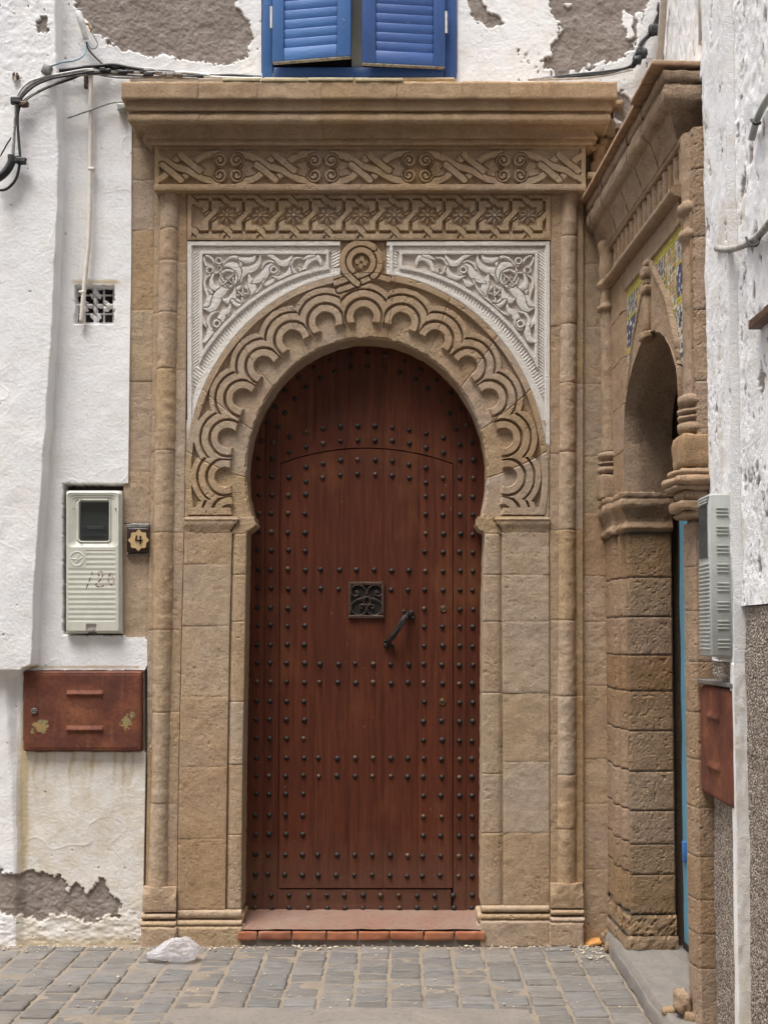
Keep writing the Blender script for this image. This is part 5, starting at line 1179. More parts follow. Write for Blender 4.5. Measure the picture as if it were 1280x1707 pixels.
# ================================================================ LITTER
bag_c = G(293, 1606); bm_ = []
u = np.linspace(0, 2 * np.pi, 150, endpoint=False)[None]; v = np.linspace(0.02, 0.98, 74)[:, None]
th = v * np.pi; dirs = np.stack([np.sin(th) * np.cos(u), np.sin(th) * np.sin(u), np.cos(th) + 0 * u], -1)
rid = 1 - np.abs(noise3(dirs * 2.4 + 3, 5)) * 2.6; rid2 = 1 - np.abs(noise3(dirs * 5.5 + 9, 6)) * 2.4; rid3 = noise3(dirs * 12, 8)
rad = 0.80 + 0.30 * noise3(dirs * 1.6, 2) + 0.16 * (rid - .6) + 0.10 * (rid2 - .6) + .02 * rid3
W = dirs * rad[..., None] * np.array([0.130, 0.085, 0.075]); W[..., 2] = np.maximum(W[..., 2] + .055, 0.002 + .01 * (rid2 - .5))
W[..., 0] -= .05 * sstep(.3, 1, -dirs[..., 0]) ; W[..., 2] *= 1 - .55 * sstep(.2, 1, -dirs[..., 0])
solo('plastic_bag', (W + bag_c + np.array([0, .05, .004]), quads(74, 150, cu=True)), M['bag'], 'crumpled thin white plastic bag lying on the paving by the column base', 'bag')
bc = G(986, 1574) + np.array([0.012, 0, 0]); W = dirs * np.array([0.062, 0.045, 0.020]) * (1 + .14 * noise3(dirs * 2, 3))[..., None]; W[..., 2] = np.maximum(W[..., 2], -.008) + .010 + .012 * dirs[..., 0]
solo('bread_piece', (W + bc + np.array([0, 0.0, .0]), quads(74, 150, cu=True)), M['bread'], 'flat orange-brown piece of bread lying in the corner on the paving', 'bread')
dv = []; 
def crumbs(n, fx):
    out = []
    for i in range(n):
        x, y, z, s = fx(); out.append(rbox((x, y, z + s * .4), (s * random.uniform(.6, 1.6), s * random.uniform(.6, 1.4), s * .5), np.array([[math.cos(i), math.sin(i), 0], [-math.sin(i), math.cos(i), 0], [0, 0, 1]]), s * .3, 1, s * .2, .01, i))
    return merge(*out)
def along():
    x = random.uniform(-2.15, 1.0); y = -.03 - abs(random.gauss(0, .05)); return x, y, .001, random.uniform(.002, .006)
def corner():
    return random.gauss(1.00, .05), -.12 + random.gauss(0, .12), .002, random.uniform(.002, .007)
def anywhere():
    return random.uniform(-2.1, 1.0), random.uniform(-1.1, -.05), .0035, random.uniform(.0018, .0045)
dm = link('litter_scraps', mesh('litter_scraps', *crumbs(620, lambda: along() if random.random() < .55 else (corner() if random.random() < .35 else anywhere()))), M['crumb']); tag(dm, kind='stuff')
# ================================================================ SIDE DOORWAY on the right-hand wall
SS = M['stone_side']
side = thing('arched_doorway', S(0.8, 0.0, -.1), 'weathered brown side doorway with carved cornice, pointed arch and mosaic panels', 'doorway')
UP = np.array([0, 0, 1.0])
def srel(name, parent, mat, s0, s1, z0, z1, off=0.0, hf=None, res=0.008, amp=1.0, edge=.006, thick=.06, seed=None):
    seed = random.randrange(9999) if seed is None else seed
    n1 = max(2, int(round((s1 - s0) / res)) + 1); n2 = max(2, int(round((z1 - z0) / res)) + 1)
    s_, z_ = np.meshgrid(np.linspace(s0, s1, n1), np.linspace(z1, z0, n2)); X = s_ * 305; Y = z_ * 305
    h = stone_noise(X, Y, seed, amp) + block_edge(X, Y, 1.6, edge, seed)
    if hf is not None: h = h + hf(s_, z_)
    return part(name, sheet(S(s_, z_, off), h, NS, thick), mat, parent)
def sprism(name, parent, mat, prof, z0, z1, res=0.012, amp=.0028, seed=0, edge=.0025):
    """upright moulded block: profile (s, off) from the far side round to the near side"""
    pr = [];
    for (a, b) in zip(prof[:-1], prof[1:]):
        n = max(1, int(math.dist(a, b) / res)); pr += [(a[0] + (b[0] - a[0]) * t / n, a[1] + (b[1] - a[1]) * t / n) for t in range(n)]
    pr = np.array(pr + [prof[-1]]); nz = max(3, int((z1 - z0) / res)); zs = np.linspace(z0, z1, nz)
    V = S(pr[None, :, 0] + 0 * zs[:, None], zs[:, None] + 0 * pr[None, :, 0], pr[None, :, 1] + 0 * zs[:, None])
    n = gnormals(V); sg = -1.0 if (n.mean((0, 1)) @ (NS + 0.3 * TS)) < 0 else 1.0
    d = noise3(V / .045, seed) * 1.5 * amp + noise3(V / .018, seed + 1) * amp * .9 + noise3(V / .008, seed + 2) * amp * .9 - amp * 1.6 * sstep(.26, .36, noise3(V / .014, seed + 3))
    e = np.minimum(zs - z0, z1 - zs)[:, None]; d = d - edge * (1 - sstep(0, .009, e))
    return part(name, (V + n * (d * sg)[..., None], quads(*V.shape[:2])), mat, parent, False)
# ---- far jamb: moulded blocks, deep rough reveal
JZ = [RS(1080, y, -.1)[1] for y in (1520, 1455, 1405, 1350, 1285, 1218, 1152, 1092, 1028, 962, 888)]
farp = [(-0.05, -.002), (.205, -.002), (.22, .022), (.30, .022), (.315, -.004), (.33, -.004), (.345, .010), (.40, .010), (.415, -.010), (.445, -.010), (.515, .004), (.518, -.01), (.520, -.22)]
for i, (a, b) in enumerate(zip(JZ[:-1], JZ[1:])):
    sprism('jamb_block', side, M['stone_rough'], [(p, q) for p, q in farp], a + .003, b - .003, seed=40 + i, amp=.0020, res=.007)
sprism('jamb_backing', side, M['sand'], [(p - .008, q - .008) for p, q in farp], 0.15, 2.25, seed=39, amp=.001, res=.03, edge=0)
pl_ = [(.12, .035), (.50, .035), (.535, .02), (.54, -.22)]
sprism('plinth', side, SS, [(.10, .03), (.515, .03), (.54, .012), (.545, -.23)], 0.10, .165, seed=60, amp=.006); sprism('plinth', side, SS, [(.10, .02), (.505, .02), (.53, .006), (.535, -.225)], .165, JZ[0] - .003, seed=61, amp=.006)
# ---- impost moulding round the far jamb
IMP = [(0.0, 2.19), (.016, 2.195), (.024, 2.21), (.016, 2.228), (.008, 2.24), (.010, 2.262), (.020, 2.285), (.034, 2.31), (.040, 2.33), (.036, 2.35), (.028, 2.36), (.034, 2.366), (.034, 2.388), (0.0, 2.392)]
def impost(name, path, seed, mat=SS):
    """moulding run along a plan path of (s, off) with outward directions"""
    pr = []
    for a, b in zip(IMP[:-1], IMP[1:]):
        n = max(1, int(math.dist(a, b) / .006)); pr += [(a[0] + (b[0] - a[0]) * t / n, a[1] + (b[1] - a[1]) * t / n) for t in range(n)]
    pr = np.array(pr + [IMP[-1]]); rows = []
    for (p, q, ds, do) in path: rows.append(S(p + ds * pr[:, 0], pr[:, 1], q + do * pr[:, 0]))
    V = np.array(rows); out = []
    for k in range(len(V) - 1):
        n = max(2, int(np.linalg.norm(V[k + 1] - V[k], axis=1).max() / .012)); t = np.linspace(0, 1, n, endpoint=(k == len(V) - 2))[:, None, None]; out.append(V[k][None] * (1 - t) + V[k + 1][None] * t)
    V = np.concatenate(out); return part(name, (rough(V, .0038, .03, seed), quads(*V.shape[:2])), mat, side)
impost('impost', [(-.04, .0, 0, 1), (.205, .0, -.0, 1), (.22, .024, -.3, 1), (.30, .024, .3, 1), (.33, .0, 0, 1), (.515, .004, 1, 1), (.518, -.23, 1, 0)], 71)
# ---- masonry of the face above the imposts
def za(s): return np.interp(np.abs(np.asarray(s) - 1.0), [0, .12, .27, .38, .466, .487], [3.09, 3.07, 3.005, 2.92, 2.81, 2.66])
def zo(s): return np.interp(np.abs(np.asarray(s) - 1.0), [0, .06, .14, .30, .43, .47, .49], [3.45, 3.395, 3.32, 3.17, 2.94, 2.6, 2.0])
FZ = [2.392, 2.62, 2.86, 3.10, 3.34, 3.545]
for a, b in zip(FZ[:-1], FZ[1:]): srel('face_block', side, SS, .10, .512, a + .002, b - .002, 0.0, lambda s_, z_: -.012 * sstep(.485, .49, s_) * (z_ < 3.44) + .006 * (np.abs(s_ - .43) < .04))
def spand_h(s_, z_):
    o = zo(s_); inside = z_ < o; d = o - z_
    h = np.where(inside, .004, 0.0)
    pan = (~inside) & (z_ < 3.435); h = np.where(pan, -.016, h)
    rim = inside & (np.minimum(d, (z_ - o) * 0 + d) < .035); h = np.where(rim, .011, h)
    return h
n1, n2 = 150, 130; u = np.linspace(0, 1, n2)[:, None]; ss = np.linspace(.513, 1.487, n1)[None]
zz = za(ss) + (3.545 - za(ss)) * u; s_ = ss + 0 * u
hh = spand_h(s_, zz) + stone_noise(s_ * 305, zz * 305, 5)
part('arch_face', sheet(S(s_, zz, 0), hh, NS, .05), SS, side)
th = np.linspace(0, 1, 90); sc_ = np.concatenate([[.513] * 14, np.linspace(.513, 1.487, 70), [1.487] * 14]); zc_ = np.concatenate([np.linspace(2.392, 2.655, 14), za(np.linspace(.513, 1.487, 70)), np.linspace(2.655, 2.392, 14)])
of_ = np.array([.014, .004, -.01, -.03, -.055, -.07, -.09, -.11, -.13, -.15, -.17, -.19, -.21, -.23]); sh_ = np.where(of_ > -.06, (of_ - .014) * -.35, .026)
V = S(sc_[:, None] + np.sign(1.0 - sc_)[:, None] * np.minimum(np.abs(sc_ - 1.0), 1)[:, None] * sh_[None] * 1.6, zc_[:, None] - (sh_ * .9)[None] * np.clip((zc_ - 2.5) / .5, 0, 1)[:, None], of_[None] + 0 * sc_[:, None])
part('arch_soffit', (rough(V, .003, .03, 8), quads(*V.shape[:2])), M['stone_rough'], side)
srel('passage_back', side, M['passage_shade'], .30, 1.70, -.05, 3.3, -.75, None, .02)  # back, sides and roof carry the unlit look in their brown
for s_e in (.44, 1.56): part('passage_side', box(S(s_e, 1.6, -.50), (.03, .29, 1.68), np.array([TS, NS, UP])), M['passage_shade'], side, False)
part('passage_roof', box(S(1.0, 3.24, -.50), (.62, .29, .04), np.array([TS, NS, UP])), M['passage_shade'], side, False)
for a, b in zip(FZ[:-1], FZ[1:]): srel('face_block', side, SS, 1.489, 1.62, a + .002, b - .002, -.002)
# ---- mosaic panels
tiles = {k: [] for k in ('mos_yellow', 'mos_blue', 'mos_white', 'mos_black', 'mos_buff', 'mos_green')}
def tcol(s_, z_):
    q = s_ - .545 if s_ < 1.0 else s_ - 1.06
    if z_ > 3.395: return 'mos_yellow'
    lane = 0 if q < .155 else (1 if q < .345 else 2)
    if lane == 1: return random.choice(['mos_buff', 'mos_buff', 'mos_buff', 'mos_green', 'mos_white', 'mos_yellow' if random.random() < .4 else 'mos_buff'])
    if z_ > 3.285: return 'mos_white' if int((s_ + 9) / .0135) % 2 else 'mos_black'
    if z_ > 3.262: return 'mos_yellow'
    if z_ > 3.13: return 'mos_blue' if random.random() < .85 else 'mos_white'
    if z_ > 3.095: return 'mos_yellow'
    return random.choice(['mos_white', 'mos_blue', 'mos_white', 'mos_black', 'mos_buff'])
zz0 = 2.55
while zz0 < 3.43:
    s0_ = .49; w_ = .0135; hgt_ = .0195
    while s0_ < 1.51:
        c_, d_ = s0_ + w_ / 2, zz0 + hgt_ / 2
        if c_ > .52 and d_ > max(zo(c_) + .006, za(c_) + .04, 2.80):
            tiles[tcol(c_, d_)].append(box(S(c_, d_, -.014 + random.uniform(-.0012, .0012)), (w_ / 2 - .0008, .004, hgt_ / 2 - .0009), np.array([TS, NS, UP]), .0005))
        s0_ += w_
    zz0 += hgt_
allV = []; mats = []; mi = []
for k, (nm, L) in enumerate(tiles.items()):
    if L: allV += L; mats.append(M[nm]); mi += [(len(mats) - 1, len(l[1])) for l in L]
Vm, Fm = merge(*allV); ob = part('mosaic_tiles', (Vm, Fm), mats, side, False); ob['kind'] = 'stuff'
ob.data.polygons.foreach_set('material_index', np.concatenate([np.full(n, m) for m, n in mi]).astype(np.int32))
# ---- console over the arch point
for (z0, z1, w_, o_) in ((3.05, 3.09, .048, .035), (3.09, 3.27, .030, .020), (3.27, 3.31, .040, .030), (3.31, 3.345, .030, .022), (3.345, 3.40, .036, .030), (3.40, 3.435, .026, .022)):
    part('console', rbox(S(1.0, (z0 + z1) / 2, o_ / 2), (w_, o_ / 2 + .01, (z1 - z0) / 2), np.array([TS, NS, UP]), .012, 4, .004, .025, int(z0 * 99)), SS, side)
# ---- moulding, balusters
mp = [(0.0, 3.545), (.030, 3.550), (.044, 3.562), (.046, 3.578), (.034, 3.592), (.0, 3.598)]
def along_s(name, prof_, s0, s1, seed, amp=.003, res=.014, mit=False, mat=SS):
    pr = []
    for a, b in zip(prof_[:-1], prof_[1:]):
        n = max(1, int(math.dist(a, b) / .008)); pr += [(a[0] + (b[0] - a[0]) * t / n, a[1] + (b[1] - a[1]) * t / n) for t in range(n)]
    pr = np.array(pr + [prof_[-1]]); n = max(3, int((s1 - s0) / res)); t = np.linspace(0, 1, n)[:, None]
    sv_ = s0 + (s1 - s0 + (pr[None, :, 0] if mit else 0)) * t
    V = S(sv_, pr[None, :, 1] + 0 * sv_, pr[None, :, 0] + 0 * sv_); pcs = [(rough(V, amp, .04, seed), quads(*V.shape[:2]))]
    for ev in ([V[0]] if mit else [V[0], V[-1]]):
        kk = len(ev); pcs.append((np.concatenate([ev, ev.mean(0)[None]]), np.stack([np.arange(kk), (np.arange(kk) + 1) % kk, np.full(kk, kk)], -1)))
    if mit:
        t2 = np.linspace(0, 1, 12)[:, None]; ov = pr[None, :, 0] + (-.12 - pr[None, :, 0]) * t2
        V2 = S(s1 + pr[None, :, 0] + 0 * t2, pr[None, :, 1] + 0 * t2, ov); pcs.append((rough(V2, amp, .03, seed + 1), quads(*V2.shape[:2])))
    return part(name, merge(*pcs), mat, side)
for i, (a, b) in enumerate(((.2, .64), (.642, 1.08), (1.082, 1.52))): along_s('string_moulding', mp, a, b, 90 + i, .002)
srel('frieze_back', side, SS, .10, 1.60, 3.60, 3.80, -.030, None, .012)
bal_me = None; NB = 15
for k in range(NB):
    s_c = .27 + k * (1.50 - .27) / (NB - 1)
    if bal_me is None:
        zz_ = np.linspace(0, .158, 16); wv = np.interp(zz_, [0, .02, .05, .09, .13, .158], [.027, .030, .024, .033, .039, .040]); n_ = 9; a_ = np.linspace(0, np.pi, n_)
        Vb = -np.cos(a_)[None, :, None] * wv[:, None, None] * TS + (np.sin(a_)[None, :, None] * .030) * NS + zz_[:, None, None] * UP; bal_me = mesh('baluster', rough(Vb, .002, .03, 3), quads(16, n_)); bal_me.materials.append(SS)
    c = S(s_c, 3.602, -.030); o = link('baluster', bal_me, None, side, c - wloc(side)); o.scale = (1, 1, random.uniform(.97, 1.04)); o.rotation_euler = (0, random.uniform(-.03, .03), random.uniform(-.1, .1))
along_s('frieze_cap', [(-.03, 3.762), (.004, 3.764), (.010, 3.772), (.010, 3.788), (.0, 3.794)], .12, 1.56, 95, .002)
# ---- cornice
CP = [(0.0, 3.778), (0.0144, 3.785), (0.0173, 3.806), (0.0216, 3.826), (0.0317, 3.85), (0.0446, 3.878), (0.0504, 3.9), (0.0533, 3.906), (0.059, 3.908), (0.0763, 3.918), (0.0893, 3.94), (0.0929, 3.968), (0.0878, 3.998), (0.0749, 4.016), (0.072, 4.02), (0.0878, 4.022), (0.0922, 4.042), (0.0922, 4.064), (0.0, 4.066)]
cjs = [-.14, .12, .40, .66, .94, 1.22, 1.50]
for i, (a, b) in enumerate(zip(cjs[:-1], cjs[1:])):
    along_s('cornice_block', CP, a + (.003 if i else 0), b - (.003 if i < 5 else 0), 110 + 2 * i, .0042, .013, i == 5, M['stone_grain'] if i == 5 else SS)
along_s('cornice_joint', [(o_ - .014, z_) for o_, z_ in CP[1:-1]], -.10, 1.49, 140, .001, .03, False, M['tile_edge'])
tj = [-.14, -.06, .14, .36, .58, .80, 1.02, 1.22, 1.42, 1.60]
for i, (a, b) in enumerate(zip(tj[:-1], tj[1:])):
    ex = .112 if i == 0 else (.142 if i >= 7 else .126); zt_ = 4.068 + (.012 if i >= 7 else 0) + random.uniform(-.002, .002)
    part('cornice_tile', rbox(S((a + b) / 2, zt_ + .010, (ex - .12) / 2), ((b - a) / 2 - .0015, (ex + .12) / 2, .009), np.array([TS, NS, UP]), .003, (6, 6, 1), .0012, .03, 150 + i), M['tile_red'], side)
    part('tile_edge', rbox(S((a + b) / 2, zt_ + .021, (ex - .12) / 2), ((b - a) / 2 - .002, (ex + .116) / 2, .003), np.array([TS, NS, UP]), .001, 1), M['tile_edge'], side)
part('cornice_core', box(S(.72, 3.93, -.09), (.80, .085, .15), np.array([TS, NS, UP])), SS, side, False)
# ---- colonettes (turned shafts) with capitals
def colon(name, s_, off, pr_, seed, mat):
    pr2 = [];
    for (a, b) in zip(pr_[:-1], pr_[1:]):
        n = max(1, int(math.dist(a, b) / .012)); pr2 += [(a[0] + (b[0] - a[0]) * t / n, a[1] + (b[1] - a[1]) * t / n) for t in range(n)]
    pr2.append(pr_[-1]); V, q = lathe(S(s_, 0, off), pr2, 22); V = rough(V.reshape(len(pr2), 22, 3), .0032, .03, seed)
    return part(name, (V.reshape(-1, 3), q), mat, side)
def rings(zs, r, R): 
    out = []
    for z0, z1 in zs: out += [(r, z0), (R, z0 + (z1 - z0) * .25), (R, z0 + (z1 - z0) * .75), (r, z1)]
    return out
colon('colonette', .14, -.008, [(.050, 2.66)] + [(.050, 3.42)] + rings([(3.425, 3.465), (3.55, 3.60)], .050, .066) + [(.052, 3.61), (.058, 3.66), (.050, 3.74), (.062, 3.80), (.05, 3.82)], 170, SS)
colon('colonette_capital', .14, -.004, rings([(2.535, 2.578), (2.585, 2.60), (2.612, 2.655)], .050, .068), 171, SS)
part('capital_block', rbox(S(.14, 2.462, -.008), (.068, .068, .066), np.array([TS, NS, UP]), .010, 5, .004, .03, 172), SS, side)
colon('colonette', 1.565, -.044, [(.050, 2.64), (.050, 3.325)] + rings([(3.33, 3.38), (3.44, 3.50)], .050, .070) + [(.052, 3.51), (.056, 3.60), (.056, 3.79)], 175, SS)
colon('colonette_capital', 1.565, -.038, rings([(2.505, 2.560), (2.563, 2.585), (2.588, 2.615), (2.62, 2.675)], .054, .076), 176, SS)
A3 = np.array([TS, NS, UP])
part('capital_block', rbox(S(1.575, 2.428, -.036), (.078, .085, .070), A3, .012, 7, .006, .03, 177), SS, side)
for (z0, z1, w_, o_, sd) in ((2.325, 2.352, .092, .094, 1), (2.285, 2.322, .108, .115, 2), (2.262, 2.288, .095, .105, 3), (2.225, 2.265, .078, .075, 4), (2.175, 2.222, .088, .094, 5), (2.150, 2.176, .075, .07, 6)):
    part('capital_leaf' if sd < 4 else 'impost', rbox(S(1.575, (z0 + z1) / 2, o_ / 2 - .098), (w_, o_ / 2 + .07, (z1 - z0) / 2), A3, .016, (6, 6, 2), .007, .035, 180 + sd), SS, side)
# ---- near jamb and pier
NZ = [RS(1145, y, 0)[1] for y in (1690, 1600, 1545, 1490, 1420, 1340, 1262, 1185, 1102, 1018, 945, 872)]
NZ[0] = -.02
for i, (a, b) in enumerate(zip(NZ[:-1], NZ[1:])):
    sprism('jamb_block', side, SS, [(1.484, -.24), (1.480, -.012), (1.492, .0), (1.545, .0), (1.588, -.008), (1.60, -.02), (1.606, -.13)], a + .0012, b - .0012, seed=200 + i, amp=.0016, res=.008, edge=.0015)
sprism('jamb_backing', side, M['sand'], [(1.490, -.23), (1.492, -.020), (1.505, -.012), (1.580, -.020), (1.594, -.13)], 0, 2.16, seed=199, amp=.001, res=.03, edge=0)
PZ = [2.15, 2.45, 2.72, 3.02, 3.33, 3.62, 3.80]
for i, (a, b) in enumerate(zip(PZ[:-1], PZ[1:])):
    sprism('pier_block', side, M['stone_grain'] if i > 3 else SS, [(1.49, -.05), (1.50, -.012), (1.60, -.012), (1.640, -.02), (1.648, -.05), (1.650, -.14)], a + .002, b - .002, seed=230 + i, amp=.0024, res=.008, edge=.002)
# ---- worn stone step
nx, ny = 60, 150; uu, vv = np.meshgrid(np.linspace(0, 1, nx), np.linspace(0, 1, ny))
yy = -.06 - 1.85 * vv; xe = 1.112 - .012 * vv + .012 * fbm2(vv * 9, vv * 0 + 2, 3, 3); sag = .012 * np.exp(-((vv - .45) / .25) ** 2)
prof_u = np.interp(uu, [0, .18, .28, 1], [0, 1, 1.02, 1.02]); X_ = xe - .030 + np.where(uu < .22, (uu / .22) ** 1.4 * .030, .030 + (uu - .22) / .78 * .55); Z_ = np.where(uu < .22, np.sqrt(np.clip(uu / .22, 0, 1)) * .104, .104) - sag * (uu > .1) - .03 * sstep(.7, .8, vv) + fbm2(X_ * 14, yy * 5, 7, 3) * .006
V = np.stack([X_, yy, Z_], -1); stp = thing('stone_step', (1.3, -.7, 0), 'long worn grey stone step in front of the brown side doorway', 'step')
part('step_stone', (rough(V, .003, .05, 9), quads(ny, nx)), M['slab'], stp)
for k in range(9): part('chipped_stone', rbox((1.12 + random.uniform(-.02, .10), -1.40 - random.uniform(0, .20), random.uniform(.0, .09)), (random.uniform(.02, .045), random.uniform(.02, .045), random.uniform(.015, .035)), None, .014, 4, .007, .03, 260 + k), SS, stp)
part('chipped_stone', rbox(S(1.50, .145, .03), (.05, .03, .045), A3, .02, 6, .010, .03, 281), SS, stp)
for k in range(7): part('chipped_stone', rbox((1.095 + random.uniform(-.015, .03), -.02 - random.uniform(0, .13), random.uniform(.01, .07)), (random.uniform(.012, .03),) * 3, None, .010, 3, .006, .02, 300 + k), M['stone_rough'], stp)
# ---- blue door standing in the dark opening
bd = thing('blue_door', S(1.05, .1, -.21), 'faded blue plank door deep inside the dark side doorway', 'door')
for i in range(5):
    a = .700 + i * .168; part('plank', rbox(S(a + .085, 1.25, -.228 - .010 * i), (.0835, .016, 1.07), A3, .004, (2, 1, 30), .0035, .2, 310 + i), M['teal'], bd)
part('door_bolt', rbox(S(.75, .62, -.208), (.016, .012, .05), A3, .004, 2, .002, .02, 1), M['blue'], bd)
dk = thing('door_frame', S(.6, .1, -.3), 'timber frame behind the faded blue door, its post coloured black for the shaded gap', 'door frame')
part('gap_shade_post', box(S(.56, 1.2, -.30), (.045, .04, 1.1), A3), M['dark'], dk, False); part('frame_head', box(S(1.0, 2.28, -.31), (.5, .05, .05), A3), M['wood_brown'], dk, False)  # post coloured black to stand for the shaded gap beside the planks

# ================================================================ RIGHT-HAND WALL
rw = thing('roughcast_wall', (1.4, -2.6, 0), 'rough flaking whitewashed wall on the right with a pebbledash base', 'wall')
def xwall(name, y0, y1, z0, z1, xf, res, mat, pe=0.0, seed=0, ragged=None, am=1.0, thick=.10, streak=True):
    n1 = max(3, int(abs(y1 - y0) / res)); n2 = max(3, int((z1 - z0) / res)); yy, zz = np.meshgrid(np.linspace(y0, y1, n1), np.linspace(z1, z0, n2))
    a, b = yy * 305, zz * 305
    h = am * (fbm2(a / 60, b / 60, seed, 3) * .007 + fbm2(a / 20, b / 30, seed + 1, 2) * .0025 + fbm2(a / 6, b / 9, seed + 2, 3) * .0022 * (0.4 + sstep(-.1, .3, fbm2(a / 40, b / 60, seed + 4, 2))) + fbm2(a / 2.5, b / 2.5, seed + 3, 2) * .0012)
    k = fbm2(a / 14, b / 34, seed + 5, 4) + .35 * fbm2(a / 3.5, b / 6, seed + 6, 2); m = sstep(.62 - pe, .66 - pe, k)
    m = m * sstep(.012, .02, np.minimum(np.abs(yy - y0), np.abs(yy - y1))); st = np.clip(.14 + .5 * fbm2(a / 30, b / 90, seed + 8, 3), 0, 1)
    h = h - m * .007
    if ragged is not None: h = h + ragged(yy, zz)
    B = np.stack([xf(yy), yy, zz], -1)
    return part(name, sheet(B, h, np.array([-1.0, 0, 0]), thick), mat, rw, attrs={'peel': skirt_attr(m), 'stain': skirt_attr(st)})
PR = M['plaster_right']
fA = lambda y: 1.264 + (y + 1.60) / (-.44) * (-.030)
xwall('wall_plaster', -1.585, -2.04, 1.56, 5.6, fA, .006, PR, .13, 3)
xwall('wall_plaster', -2.043, -3.4, 1.772, 5.6, lambda y: 1.268 + 0 * y, .006, PR, .24, 13, am=1.5)
xwall('pebbledash', -1.56, -2.012, -.05, 1.556, lambda y: fA(y) + .010, .008, M['pebble'], 0, 23)
xwall('pebbledash', -2.043, -3.4, -.05, 1.768, lambda y: 1.276 + 0 * y, .008, M['pebble'], 0, 33)
sprV = np.stack(np.meshgrid(np.linspace(1.232, 1.290, 12), np.linspace(1.56, -.03, 180)), -1); V = np.stack([sprV[..., 0] + fbm2(sprV[..., 1] * 5, sprV[..., 0] * 0, 3, 3) * .003, -2.040 + 0 * sprV[..., 0], sprV[..., 1]], -1)
h = fbm2(V[..., 0] * 60, V[..., 2] * 25, 5, 3) * .003 + .003
part('corner_strip', sheet(V, h, OUT, .05), M['plaster'], rw, attrs={'peel': skirt_attr(0 * h), 'stain': skirt_attr(.35 + .3 * fbm2(V[..., 0] * 20, V[..., 2] * 3, 6, 3))})
V2 = np.array([[[fA(-2.012) + .004, -2.012, z], [fA(-2.04) - .003, -2.037, z]] for z in np.linspace(1.56, -.03, 120)]); V2 = np.repeat(V2, 3, 1); t_ = np.linspace(0, 1, 6)[None, :, None]; V2 = V2[:, :1] * (1 - t_) + V2[:, -1:] * t_
hh = fbm2(V2[..., 1] * 50, V2[..., 2] * 20, 9, 3) * .0025
part('corner_strip', sheet(V2, hh, np.array([-1.0, 0, 0]), .03), M['plaster'], rw, attrs={'peel': skirt_attr(0 * hh), 'stain': skirt_attr(.4 + 0 * hh)})
# wall set back above the side cornice
n1, n2 = 160, 150; tt_, zz = np.meshgrid(np.linspace(0, 1, n1), np.linspace(5.7, 4.02, n2)); B = np.stack([1.455 - .190 * tt_, .03 - 1.62 * tt_, zz], -1); a, b = tt_ * 490, zz * 305
h = fbm2(a / 30, b / 30, 3, 3) * .008 + fbm2(a / 8, b / 14, 4, 3) * .005; k = fbm2(a / 12, b / 50, 5, 4) + .8 * (sstep(.16, .02, tt_) - .1) * (1 - 0); m = sstep(.30, .34, k)
part('wall_plaster', sheet(B, h - m * .007, np.array([-1.0, -.06, 0]), .1), PR, rw, attrs={'peel': skirt_attr(m), 'stain': skirt_attr(np.clip(.18 + .4 * fbm2(a / 40, b / 200, 8, 3), 0, 1))})
part('wall_core', box((1.75, -2.56, 2.8), (.36, .90, 2.9)), M['plaster'], rw, False); part('wall_core', box((1.90, -.70, 4.75), (.40, .95, .95)), M['plaster'], rw, False); part('wall_core', box((1.80, -.04, 1.8), (.36, .30, 1.9)), M['stone_rough'], rw, False)
# overhanging block with a brown timber underside
bz = 2.757
bay = thing('overhang', (1.25, -2.9, bz), 'projecting white wall face resting on a brown timber beam at the right edge', 'overhang')
n1, n2 = 120, 260; yy, zz = np.meshgrid(np.linspace(-2.318, -3.4, n1), np.linspace(5.6, bz + .012, n2)); a, b = yy * 305, zz * 305; h = fbm2(a / 40, b / 40, 61, 3) * .006 + fbm2(a / 8, b / 12, 62, 3) * .006; k = fbm2(a / 10, b / 30, 65, 4); m = sstep(.40, .45, k)
part('overhang_plaster', sheet(np.stack([1.222 + 0 * yy, yy, zz], -1), h - m * .006, np.array([-1.0, 0, 0]), .07), PR, bay, attrs={'peel': skirt_attr(m), 'stain': skirt_attr(.12 + 0 * m)})
part('timber_beam', box((1.256, -2.86, bz - .004), (.034, .542, .013)), M['wood_brown'], bay, False)
# grey meter cabinet
gm_ = thing('grey_meter_cabinet', (1.21, -1.93, 1.58), 'grey ribbed plastic meter cabinet mounted beside the side doorway', 'meter box')
z0, z1 = 1.582, 2.196; ya, yb_ = -1.855, -2.018
part('case', rbox((1.201, (ya + yb_) / 2, (z0 + z1) / 2), (.047, (ya - yb_) / 2, (z1 - z0) / 2), None, .008, 2), M['meter_grey'], gm_)
part('back_flange', rbox((1.243, (ya + yb_) / 2, (z0 + z1) / 2), (.012, (ya - yb_) / 2 + .010, (z1 - z0) / 2 + .008), None, .005, 2), M['meter_grey'], gm_)
for g in range(8):
    for k in range(3):
        z = z1 - .055 - g * .071 - k * .0135; part('vent_rib', box((1.202, yb_ - .0005, z), (.022, .0035, .0028), None, .001), M['meter_frame'], gm_)
part('window_recess', box((1.1535, -1.937, 2.057), (.002, .062, .10)), M['paper'], gm_, False); part('window_pane', box((1.1505, -1.937, 2.057), (.001, .062, .10)), M['glass'], gm_, False)
for k in range(3): part('cover_ridge', box((1.153 - .001 * k, -1.937, 2.186 - k * .011), (.004, .078 - k * .008, .003), None, .001), M['meter_grey'], gm_)
for k in range(22): part('front_rib', box((1.1525, -1.937, 1.612 + k * .0152), (.0035, .070, .0035), None, .001), M['meter_grey'], gm_)
